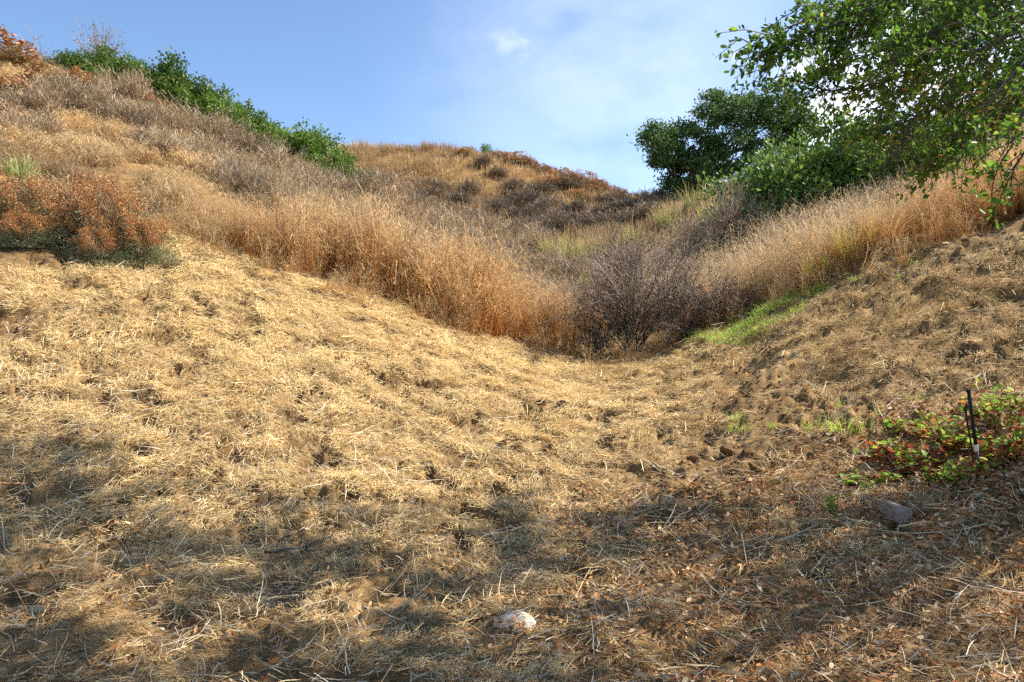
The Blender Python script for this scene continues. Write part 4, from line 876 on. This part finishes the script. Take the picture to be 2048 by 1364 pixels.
    for bi, l in enumerate(lines):
        for j in range(16 if bi in (7, 15) else 80):
            f = r.uniform(.18, 1.0) * (K - 1) if j > 1 else K - 1.001; k = min(int(f), K - 2); p0 = l[k] + (l[k + 1] - l[k]) * (f - k); ax = l[k + 1] - l[k]; ax /= np.linalg.norm(ax)
            L = r.uniform(.12, .34) * (1.15 - .55 * f / (K - 1)); d = ax * r.uniform(.5, 1.0) + rand_dirs(1, r)[0] * .75 + np.array([0, 0, -.08]); d /= np.linalg.norm(d)
            q = p0 + d * L * np.linspace(0, 1, 5)[:, None]; q[1:] += np.cumsum(r.normal(0, .010, (4, 3)), 0); q[:, 2] -= .05 * np.linspace(0, 1, 5) ** 2; tw.append(q)
            m = int(r.integers(9, 17)); ff = np.sort(r.uniform(.12, 1, m)) * 4; ff[-1] = 3.999; kk = np.minimum(ff.astype(int), 3); pp = q[kk] + (q[kk + 1] - q[kk]) * (ff - kk)[:, None]
            dd = d * .6 + rand_dirs(m, r) * .8 + np.array([0, 0, -.1]); dd /= np.linalg.norm(dd, axis=1, keepdims=True); lp.append(pp + dd * .006); ld.append(dd); ls.append(r.uniform(.021, .038, m))
    V, F, h = tubes(np.array(tw) - base, np.linspace(.0035, .0012, 5)[None] * np.ones((len(tw), 1)), 3); obj('twigs', mesh('twigs', V, F, M_BARK), t)
    lp, ld, ls = np.concatenate(lp), np.concatenate(ld), np.concatenate(ls)
    ppx = CX + FPX * lp[:, 0] / lp[:, 1]; ppy = CY - FPX * (lp[:, 2] - CAMZ) / lp[:, 1]
    ok = ~((np.abs(ppx - 1655) < 34) & (np.abs(ppy - 190) < 30) & (r.random(len(lp)) < .75)); lp, ld, ls, ppx, ppy = lp[ok], ld[ok], ls[ok], ppx[ok], ppy[ok]
    # where each leaf's shadow lands: leaves thinned out to keep the sunlit gaps open
    gq = lp.copy()
    for _ in range(5): gq = gq - SDn * ((gq[:, 2] - H0(gq[:, 0], gq[:, 1])) / SDn[2] * .9)[:, None]
    gy = np.maximum(gq[:, 1], .5); qx = CX + FPX * gq[:, 0] / gy; qy = CY - FPX * (gq[:, 2] - CAMZ) / gy
    off = (ppx > 2060) | (ppy < -5); st = G(1028, 1262); dst = np.hypot(gq[:, 0] - st[0], gq[:, 1] - st[1])
    ok = ~((dst < .42) | (off & (gq[:, 1] > 1) & (qy > np.interp(qx, *SHADE_EDGE)) & (r.random(len(lp)) < .92 * (1 - shade_at(qx, qy)))) | (off & (r.random(len(lp)) < .72)))
    lp, ld, ls, ppx, ppy = lp[ok], ld[ok], ls[ok], ppx[ok], ppy[ok]
    vis = (ppx > 1420) & (ppx < 2040) & (ppy > 8) & (ppy < 400)
    score = np.where(vis, ls / lp[:, 1], 0); big = np.argsort(-score)[:300]; rest = np.setdiff1d(np.arange(len(lp)), big)
    V, F, c = leaves(lp[rest] - base, ld[rest], ls[rest] * np.clip(lp[rest, 1] / 4.2, 1, 1.5), r); c = np.clip(c + np.repeat(np.where((ppx[rest] > 1690) & (ppy[rest] > 130), .04, -.2), len(LEAF_T)), 0, .985); o = obj('leaves', mesh('leaves', V, F, M_OAK, {'c': c}), t); o['kind'] = 'stuff'  # leaf colour carries light: sunlit yellow-green at lower right, darker elsewhere
    lm = [mesh('leaf', LEAF_T * np.array([1, w, 1.3 * w]), LEAF_F, M_OAK, {'c': np.full(len(LEAF_T), q)}) for q, w in ((.1, 1.1), (.3, 1.0), (.5, 1.2), (.65, .95), (.8, 1.1), (.9, 1.0), (.97, 1.0))]
    for i in big:
        d = Vector(ld[i]); qd = Vector(rand_dirs(1, r)[0]); y_ = qd.cross(d).normalized(); z_ = d.cross(y_); M = Matrix((d, y_, z_)).transposed()
        o = obj('leaf', lm[int(r.choice(7, p=(.2, .2, .2, .16, .12, .08, .04)))], brn, lp[i] - base); o.rotation_euler = M.to_euler(); o.scale = (ls[i],) * 3
near_oak()

# ------------------------------------------------------------------ red and green ground cover at the right
def cover_plant(px, py, w, h, nst, label, seed, red=.4):
    g = Gz(px, py); t = thing('ground_cover_plant', g, label, 'plant', 'red and green ground cover plants'); r = np.random.default_rng(seed)
    K = 5; tt = np.linspace(0, 1, K); a = r.uniform(0, 6.28, nst); out = w * .5 * np.sqrt(r.random(nst)); hh = h * r.uniform(.45, 1.05, nst)
    Pn = np.stack([np.cos(a)[:, None] * out[:, None] * (.45 + .55 * tt[None]), np.sin(a)[:, None] * out[:, None] * (.45 + .55 * tt[None]) * .75, hh[:, None] * tt[None]], -1); Pn[:, 1:] += r.normal(0, .008, (nst, K - 1, 3))
    gz = (H(g[0] + Pn[:, 0, 0], g[1] + Pn[:, 0, 1]) - g[2]); Pn[..., 2] += gz[:, None] - .015
    V, F, h_ = tubes(Pn, np.linspace(.0035, .0018, K)[None] * np.ones((nst, 1))); stm = obj('stems', mesh('stems', V, F, M_REDSTEM, {'h': h_}), t)
    for i in range(nst):
        m = int(r.integers(4, 8))
        for j in range(m):
            f = r.uniform(.25, 1) * (K - 1); k = min(int(f), K - 2); p = Pn[i, k] + (Pn[i, k + 1] - Pn[i, k]) * (f - k); low = f / (K - 1)
            d = rand_dirs(1, r)[0]; d[2] = abs(d[2]) * .5 + .15; d = Vector(d).normalized(); up = Vector((r.normal(0, .45), r.normal(0, .45), 1)).normalized(); y_ = up.cross(d).normalized(); z_ = d.cross(y_)
            q = int(r.integers(0, 4)) if r.random() > red * (1.5 - low) else int(r.integers(4, 8))
            o = obj('leaf', COVER_LEAF[q], stm, p); o.rotation_euler = Matrix((d, y_, z_)).transposed().to_euler(); o.scale = (r.uniform(.034, .06),) * 3
M_REDSTEM = blade_mat('red_stems', [(0, rgba('6a3526')), (1, rgba('8a5a38'))], .1, trans=0)
COVER_LEAF = [mesh('leaf', ROUND_T * np.array([1, .92, 1.5]), ROUND_F, M_COVER, {'c': np.full(9, q)}) for q in (.05, .3, .45, .55, .7, .8, .9, 1.0)]
for a in ((2010, 850, .55, .34, 26, 'bright green leafy ground cover clump at the right photo edge', 1, .3), (1905, 895, .50, .26, 24, 'tall yellow green ground cover clump left of the black stake', 2, .5),
          (1830, 925, .50, .20, 24, 'ground cover clump with the reddest stems left of the stake', 3, .75), (1985, 915, .5, .2, 20, 'low red and green ground cover right of the black stake', 4, .65),
          (1790, 880, .32, .12, 10, 'small green ground cover clump at the upper left of the patch', 5, .45), (1880, 962, .3, .17, 10, 'green sprig clump in front of the ground cover patch', 6, .35),
          (1745, 965, .45, .09, 12, 'low trailing green runners at the front left of the patch', 7, .3), (1665, 1030, .08, .16, 3, 'single upright green sprig left of the grey rock', 8, 0),
          (1940, 830, .4, .16, 14, 'rusty low ground cover behind the black stake', 9, .6), (1700, 968, .2, .07, 5, 'tiny green runner at the tip of the ground cover patch', 10, .1),
          (1765, 925, .45, .16, 14, 'dark red stemmed ground cover at the left end of the patch', 11, .8), (2035, 905, .5, .22, 18, 'ground cover clump at the right edge below the bright green one', 12, .5), (1860, 872, .4, .2, 14, 'ground cover clump at the back of the patch left of the riser', 13, .4), (1950, 955, .4, .12, 10, 'low reddish ground cover in front of the stake foot', 14, .75)):
    cover_plant(*a[:3], a[3] * 1.25, int(a[4] * 1.5), a[5], 800 + a[6], a[7])

# ------------------------------------------------------------------ black stake with white tape, thin black riser tube beside it
M_BLACK = noise_mat('black_plastic', [(.3, rgba('141414')), (.7, rgba('2a2826'))], 20, rough=.5, bump=.1)
M_TAPE = noise_mat('white_tape', [(.3, rgba('cfcac0')), (.7, rgba('e6e2da'))], 20, rough=.6, bump=.1)
M_METAL = noise_mat('grey_metal', [(.3, rgba('38383a')), (.7, rgba('5c5c5e'))], 20, rough=.4, bump=.1)
def stake():
    g = Gz(1960, 932); Y = g[1]; top = P(1937, 780, Y) - g; t = thing('garden_stake', g, 'black garden stake with white tape band among the ground cover', 'stake')
    def seg(a, b, r0, r1, nm, m, n=10):
        pl = np.array([[top * (a + (b - a) * q) for q in np.linspace(0, 1, 4)]]); V, F, h = tubes(pl, np.linspace(r0, r1, 4)[None], n); nv = 4 * n
        V = np.concatenate([V, pl[0, [0, -1]]]); tri = [(nv, (i + 1) % n, i) for i in range(n)] + [(nv + 1, nv - n + i, nv - n + (i + 1) % n) for i in range(n)]
        obj(nm, mesh(nm, V, np.concatenate([tri_of(F), tri]), m), t)
    seg(.30, 1.0, .0135, .013, 'post', M_BLACK); seg(.29, .37, .0155, .0155, 'tape_band', M_TAPE); seg(-.1, .30, .012, .0125, 'metal_foot', M_METAL); seg(.985, 1.005, .016, .015, 'cap', M_BLACK)
    g2 = Gz(1945, 925); t2 = thing('riser_tube', g2, 'thin black riser tube just left of the taped stake', 'tube'); top2 = P(1933, 812, g2[1]) - g2
    pl = np.array([[top2 * q + np.array([.01 * math.sin(q * 5), 0, 0]) for q in np.linspace(-.1, 1, 8)]]); V, F, h = tubes(pl, np.full((1, 8), .0065), 8); obj('tube', mesh('tube', V, F, M_BLACK, smooth=True), t2)
    pl = np.array([[top2 * q for q in (.97, 1.0, 1.04)]]); V, F, h = tubes(pl, np.array([[.009, .010, .006]]), 8); obj('nozzle', mesh('nozzle', V, F, M_BLACK, smooth=True), t2)
stake()

# ------------------------------------------------------------------ stones, clods, sticks, weeds
import bmesh
def rock_mesh(seed, mat, facet=.0, sub=3, rough=.18):
    bm = bmesh.new(); bmesh.ops.create_icosphere(bm, subdivisions=sub, radius=1); r = np.random.default_rng(seed); pl = rand_dirs(9, r); cut = r.uniform(.5, .85, 9)
    for v in bm.verts:
        p = np.array(v.co); 
        for a, c in zip(pl, cut):
            q = p @ a
            if q > c and facet > 0: p = p - a * (q - c) * facet
        s = 1 + rough * 2 * (fbm(np.array([p[0] * 1.6 + p[2] * 1.1 + seed * 7]), np.array([p[1] * 1.6 + p[2] * .7]), 4, seed % 50)[0] - .5)
        v.co = Vector(p * s)
    me = bpy.data.meshes.new('rock'); bm.to_mesh(me); bm.free(); me.materials.append(mat)
    for p in me.polygons: p.use_smooth = facet < .5
    return me
M_GREYROCK = noise_mat('grey_rock', [(.3, rgba('75695c')), (.6, rgba('958a7d')), (.8, rgba('aa9f92'))], 2.2, bump=.25, bscale=14, dist=.1)
M_PALEROCK = noise_mat('pale_rock', [(.3, rgba('8a7556')), (.45, rgba('c4b498')), (.56, rgba('e2d9c8')), (.8, rgba('efe8da'))], 1.6, bump=.3, bscale=12, dist=.1)
M_TANROCK = noise_mat('tan_rock', [(.3, rgba('8a7758')), (.6, rgba('ab9874')), (.8, rgba('bfae8c'))], 2.2, bump=.25, bscale=14, dist=.1)
M_CLOD = noise_mat('soil_clod', [(.3, rgba('5e4429')), (.55, rgba('84643f')), (.8, rgba('a98660'))], 2.5, bump=.6, bscale=9, dist=.25)
def rock(px, py, w, d, h, mat, label, seed, name='stone', group=None, cat='stone', facet=.8, sub=3, sink=.3, rough=.18, tilt=.2):
    g = Gz(px, py); o = obj(name, rock_mesh(seed, mat, facet, sub, rough), None, (g[0], g[1] + d * .4, g[2] + h * (.5 - sink))); o.scale = (w / 2, d / 2, h / 2)
    o.rotation_euler = (rng.normal(0, tilt), rng.normal(0, tilt), rng.uniform(-.5, .5)); return tag(o, label, cat, group)
rock(1802, 1052, .25, .2, .22, M_GREYROCK, 'grey angular rock in the leaf litter in front of the ground cover', 3, facet=1.0, sink=.05, rough=.05, sub=4)
rock(1028, 1275, .24, .18, .15, M_PALEROCK, 'large pale rounded stone at the bottom centre', 5, facet=.9, sink=.5)
rock(608, 1222, .12, .10, .09, M_TANROCK, 'tan rounded cobble left of the bottom centre', 8, facet=.3, sink=0)
rock(66, 1250, .08, .065, .05, M_TANROCK, 'tan cobble near the bottom left corner', 9, facet=.3, sink=-.2)
rock(1243, 1058, .08, .07, .07, M_GREYROCK, 'bluish grey small stone beside the sunlit straw patch', 12, facet=.7)
rock(878, 1283, .045, .035, .028, M_GREYROCK, 'small grey brown pebble left of the large pale stone', 14, facet=.3)
rock(2040, 985, .09, .08, .06, M_GREYROCK, 'grey stone at the right photo edge below the ground cover', 15, facet=.6)
for i, (px, py, w, lb) in enumerate(((413, 1272, .034, 'white chip with a pointed end left of the tan cobble'), (472, 1152, .030, 'white chip above the tan cobble to its left'), (322, 1248, .026, 'white chip farthest left in the shade'), (592, 1143, .022, 'tiny white chip under the dark fallen branch'),
        (514, 1128, .02, 'tiny white chip at the thick end of the dark fallen branch'), (646, 1252, .024, 'white chip just right of the tan cobble'), (1862, 1138, .028, 'whitish chip in the leaf litter at lower right'), (1425, 1340, .028, 'white chip at the bottom edge right of the pale stone'), (1120, 1258, .02, 'small white chip right of the large pale stone'), (1700, 1060, .024, 'pale chip left of the grey angular rock'))):
    rock(px, py, w * 1.3, w, w * .6, M_PALEROCK, lb, 20 + i, 'white_chip', 'white stone chips', 'stone chip', facet=.6, sub=2, sink=-.6)
CG = 'soil clods'
for i, (px, py, w, lb) in enumerate(((1457, 920, .15, 'wide flat clod at the back of the right clod cluster'), (1462, 950, .11, 'split looking clod at the centre of the right clod cluster'), (1520, 952, .13, 'large front clod of the right clod cluster'), (1553, 935, .09, 'rightmost clod of the right clod cluster'),
        (1441, 1003, .085, 'round clod in front of the clod cluster, left of a pair'), (1472, 998, .08, 'round clod in front of the clod cluster, right of a pair'), (1500, 920, .12, 'ragged clod behind the large front clod'), (1390, 930, .10, 'clod left of the right clod cluster'),
        (1085, 815, .12, 'dark clod alone on the straw, left of two'), (1122, 826, .13, 'dark clod alone on the straw, right of two'), (1000, 905, .10, 'leftmost clod of the central clod row'), (1035, 918, .12, 'second clod from the left in the central row'), (1070, 912, .13, 'largest clod in the middle of the central row'),
        (1105, 922, .12, 'second clod from the right in the central row'), (1140, 915, .10, 'rightmost clod of the central row'), (1460, 715, .16, 'dark clod below the green weeds on the right slope'), (1690, 880, .06, 'small clod near the green seedling tufts'), (1465, 1145, .06, 'brown clod in the shade below the forked twig'))):
    rock(px, py, w * 1.3, w * 1.05, w * .95, M_CLOD, lb, 40 + i, 'soil_clod', CG, 'clod', facet=.8, rough=.6, sink=.2, tilt=.4)

M_STICK = blade_mat('grey_stick', [(0, rgba('4a4038')), (.6, rgba('6b5f54')), (1, rgba('8a7c6c'))], .1, trans=0)
M_PALESTICK = blade_mat('pale_stick', [(0, rgba('b79a6c')), (.6, rgba('cfb78a')), (1, rgba('d8c6a0'))], .1, trans=0)
def stick(pp, r0, r1, label, mat=M_STICK, forks=0, seed=0, lift=.012, name='fallen_stick'):
    r = np.random.default_rng(seed + 5); w = np.array([Gz(*p) for p in pp]); K = 9; s = np.linspace(0, 1, K); k = np.linspace(0, 1, len(w)); pl = np.array([np.interp(s, k, w[:, i]) for i in range(3)]).T
    c = pl.mean(0); pl[:, 2] = np.maximum(H(pl[:, 0], pl[:, 1]), pl[:, 2].min()) + lift + .022 + r0 * .5; pl[1:-1] += r.normal(0, .006, (K - 2, 3))
    pl[1:-1] = (pl[:-2] + pl[1:-1] * 2 + pl[2:]) / 4
    t = thing(name, c, label, 'stick', 'fallen sticks and stalks') if forks else None
    V, F, h = tubes((pl - c)[None], np.linspace(r0, r1, K)[None], 6); me = mesh('stick', V, F, mat, {'h': h}, smooth=True)
    if not forks: return tag(obj(name, me, None, c), label, 'stick', 'fallen sticks and stalks')
    obj('main_stem', me, t)
    for _ in range(forks):
        k = int(r.integers(2, K - 2)); ax = pl[k + 1] - pl[k]; d = ax / np.linalg.norm(ax) + r.normal(0, .5, 3) * np.array([1, 1, .25]); d[2] = abs(d[2]) * .3; q = pl[k] + d * r.uniform(.08, .2) * np.linspace(0, 1, 5)[:, None]
        V, F, h = tubes((q - c)[None], np.linspace(r1 * 1.2, r1 * .5, 5)[None], 5); obj('side_twig', mesh('side_twig', V, F, mat, {'h': h}, smooth=True), t)
stick([(530, 1118), (600, 1096), (712, 1063)], .011, .006, 'dark grey fallen branch lying in the shade left of centre', forks=2, seed=1)
stick([(628, 990), (660, 1012), (710, 1032)], .005, .003, 'thin dark stick above the grey fallen branch', seed=2)
stick([(540, 1210), (580, 1214), (620, 1212)], .006, .004, 'short dark stick beside the tan cobble', seed=3)
stick([(1295, 1052), (1340, 1046), (1382, 1030)], .007, .004, 'pale bent stick right of the bluish stone', M_PALESTICK, seed=4)
stick([(1452, 1072), (1470, 1100), (1485, 1130)], .007, .003, 'dark forked twig in the leaf litter below the pale bent stick', forks=3, seed=5)
stick([(1310, 790), (1325, 797), (1345, 786)], .009, .005, 'dark curved stick on the ravine floor', seed=6)
stick([(1895, 495), (1935, 487), (1985, 468)], .018, .008, 'weathered grey branch high on the right slope', forks=2, seed=7)
stick([(370, 1182), (450, 1130), (530, 1082)], .005, .003, 'long pale stalk left of the grey fallen branch', M_PALESTICK, seed=8)
stick([(660, 1232), (685, 1300), (700, 1364)], .005, .004, 'long pale stalk running to the bottom edge right of the tan cobble', M_PALESTICK, seed=9)
stick([(520, 1000), (528, 1040), (532, 1085)], .0045, .003, 'upright looking pale stalk above the thick end of the grey branch', M_PALESTICK, seed=10)
stick([(1130, 1205), (1180, 1150), (1260, 1095)], .004, .003, 'long thin stalk crossing the sunlit straw patch', M_PALESTICK, seed=11)
stick([(820, 1070), (830, 1130), (835, 1180)], .004, .003, 'thin curved stalk right of the grey fallen branch', M_PALESTICK, seed=12)
stick([(1690, 1060), (1790, 1078), (1975, 1070)], .004, .003, 'thin straight stalk below the grey angular rock', M_PALESTICK, seed=13)
stick([(1930, 985), (1945, 960), (1950, 948)], .004, .003, 'short pale stalk below the black stake', M_PALESTICK, seed=14)
for i, (px, py, qx, qy, lb) in enumerate(((300, 655, 320, 625, 'pale stalk on the left slope below the big bush'), (205, 715, 245, 660, 'pale stalk left of the left slope middle'), (300, 850, 345, 815, 'bent pale stalk low on the left slope'), (690, 700, 735, 675, 'pale stalk below the tall grass left of the ravine'), (1640, 780, 1655, 745, 'white stalk leaning on the right slope'), (1880, 640, 1890, 615, 'white stalk high on the right slope'), (480, 655, 520, 640, 'pale stalk across the middle of the left slope'), (55, 780, 105, 745, 'pale stalk at the left photo edge below the bush'))):
    stick([(px, py), ((px + qx) / 2 + 3, (py + qy) / 2), (qx, qy)], .007, .004, lb, M_PALESTICK, seed=30 + i, lift=.03)

# green weeds
WEED = [mk_tuft('weed_tuft', 600 + i, M_WEED, n=46, h0=.05, h1=.15, rad=.10, lean=.8, wd=.007) for i in range(4)]
C_WEED = proto_collection('weed_tuft', WEED)
strip = np.array([G(*p)[:2] for p in ((1375, 692), (1395, 655), (1440, 634), (1500, 606), (1560, 586), (1650, 562), (1660, 582), (1625, 610), (1585, 632), (1530, 662), (1490, 692), (1440, 700))])
xx = rng.uniform(strip[:, 0].min(), strip[:, 0].max(), 2600); yy = rng.uniform(strip[:, 1].min(), strip[:, 1].max(), 2600); k = inpoly(xx, yy, strip) & (rng.random(len(xx)) < np.clip((fbm(xx * 3, yy * 3, 3, 66) - .43) * 5, .04, .9)); xx, yy = xx[k] + rng.normal(0, .10, k.sum()), yy[k] + rng.normal(0, .12, k.sum())
e = euler_from(slope_normal(xx, yy), rng.uniform(0, 6.28, len(xx)))
scatter('green_weed_strip', np.stack([xx, yy, H(xx, yy)], -1), e, rng.uniform(.35, 1.35, len(xx)), C_WEED, 'strip of fresh green weeds along the right mowing line', 'weeds', np.zeros(len(xx)))
WG = 'small green weed tufts on the right slope'
for i, (px, py, s, lb) in enumerate(((1635, 858, 1.5, 'bright green seedling tuft, left of the pair above the ground cover patch'), (1690, 864, 1.6, 'bright green seedling tuft, right of the pair above the ground cover patch'), (1725, 852, 1.0, 'small green tuft right of the seedling pair'), (1582, 828, .8, 'tiny green tuft left of the soil mound'), (1668, 803, .8, 'tiny green tuft on the right of the soil mound'), (1475, 848, 1.0, 'dull green tuft on the ravine floor'), (1480, 866, 1.0, 'dull green tuft in front of another on the ravine floor'), (1548, 858, .7, 'tiny green tuft between the floor tufts and the seedling pair'), (1765, 812, .9, 'small green tuft above the seedling pair'), (1830, 790, 1.0, 'yellow green tuft upslope of the ground cover patch'),
        (1712, 570, 1.1, 'yellow green tuft at the upper end of the weed strip'), (1825, 518, 1.0, 'yellow green tuft highest on the right slope'), (1805, 552, .8, 'yellow green tuft below the highest one'), (1620, 605, 1.1, 'yellow tinted tuft below the weed strip'))):
    g = Gz(px, py); o = obj('weed_tuft', WEED[i % 4], None, g); o.scale = (s,) * 3; o.rotation_euler = (0, 0, i * 1.7); tag(o, lb, 'weed', WG)
# spindly bare saplings on the left skyline
def spindle(px, Y, top, label, seed):
    x = (px - CX) / FPX * Y; z = H(x, Y)[0]; hgt = (CY - top) / FPX * Y + CAMZ - z; r = np.random.default_rng(seed); t = thing('bare_sapling', (x, Y, z), label, 'sapling', 'bare saplings on the left skyline'); K = 7
    Pn = np.zeros((1, K, 3)); Pn[0, :, 2] = np.linspace(0, hgt, K); Pn[0, 1:, 0] = np.cumsum(r.normal(.03, .05, K - 1)); V, F, h = tubes(Pn, np.linspace(.03, .01, K)[None], 4); obj('trunk', mesh('trunk', V, F, M_BARE, {'h': h}), t)
    m = 12; k = r.integers(2, K - 1, m); d = rand_dirs(m, r) + np.array([0, 0, .9]); Q = Pn[0, k][:, None] + d[:, None] * (r.uniform(.2, .5, m)[:, None] * np.linspace(0, 1, 4))[..., None]; V, F, h = tubes(Q, np.linspace(.010, .005, 4)[None] * np.ones((m, 1)), 3); obj('twigs', mesh('twigs', V, F, M_BARE, {'h': h}), t)
spindle(58, 27, 66, 'bare spindly sapling right of the skyline rust bush', 1); spindle(80, 27.5, 105, 'short bare sapling on the skyline beside the taller one', 2)
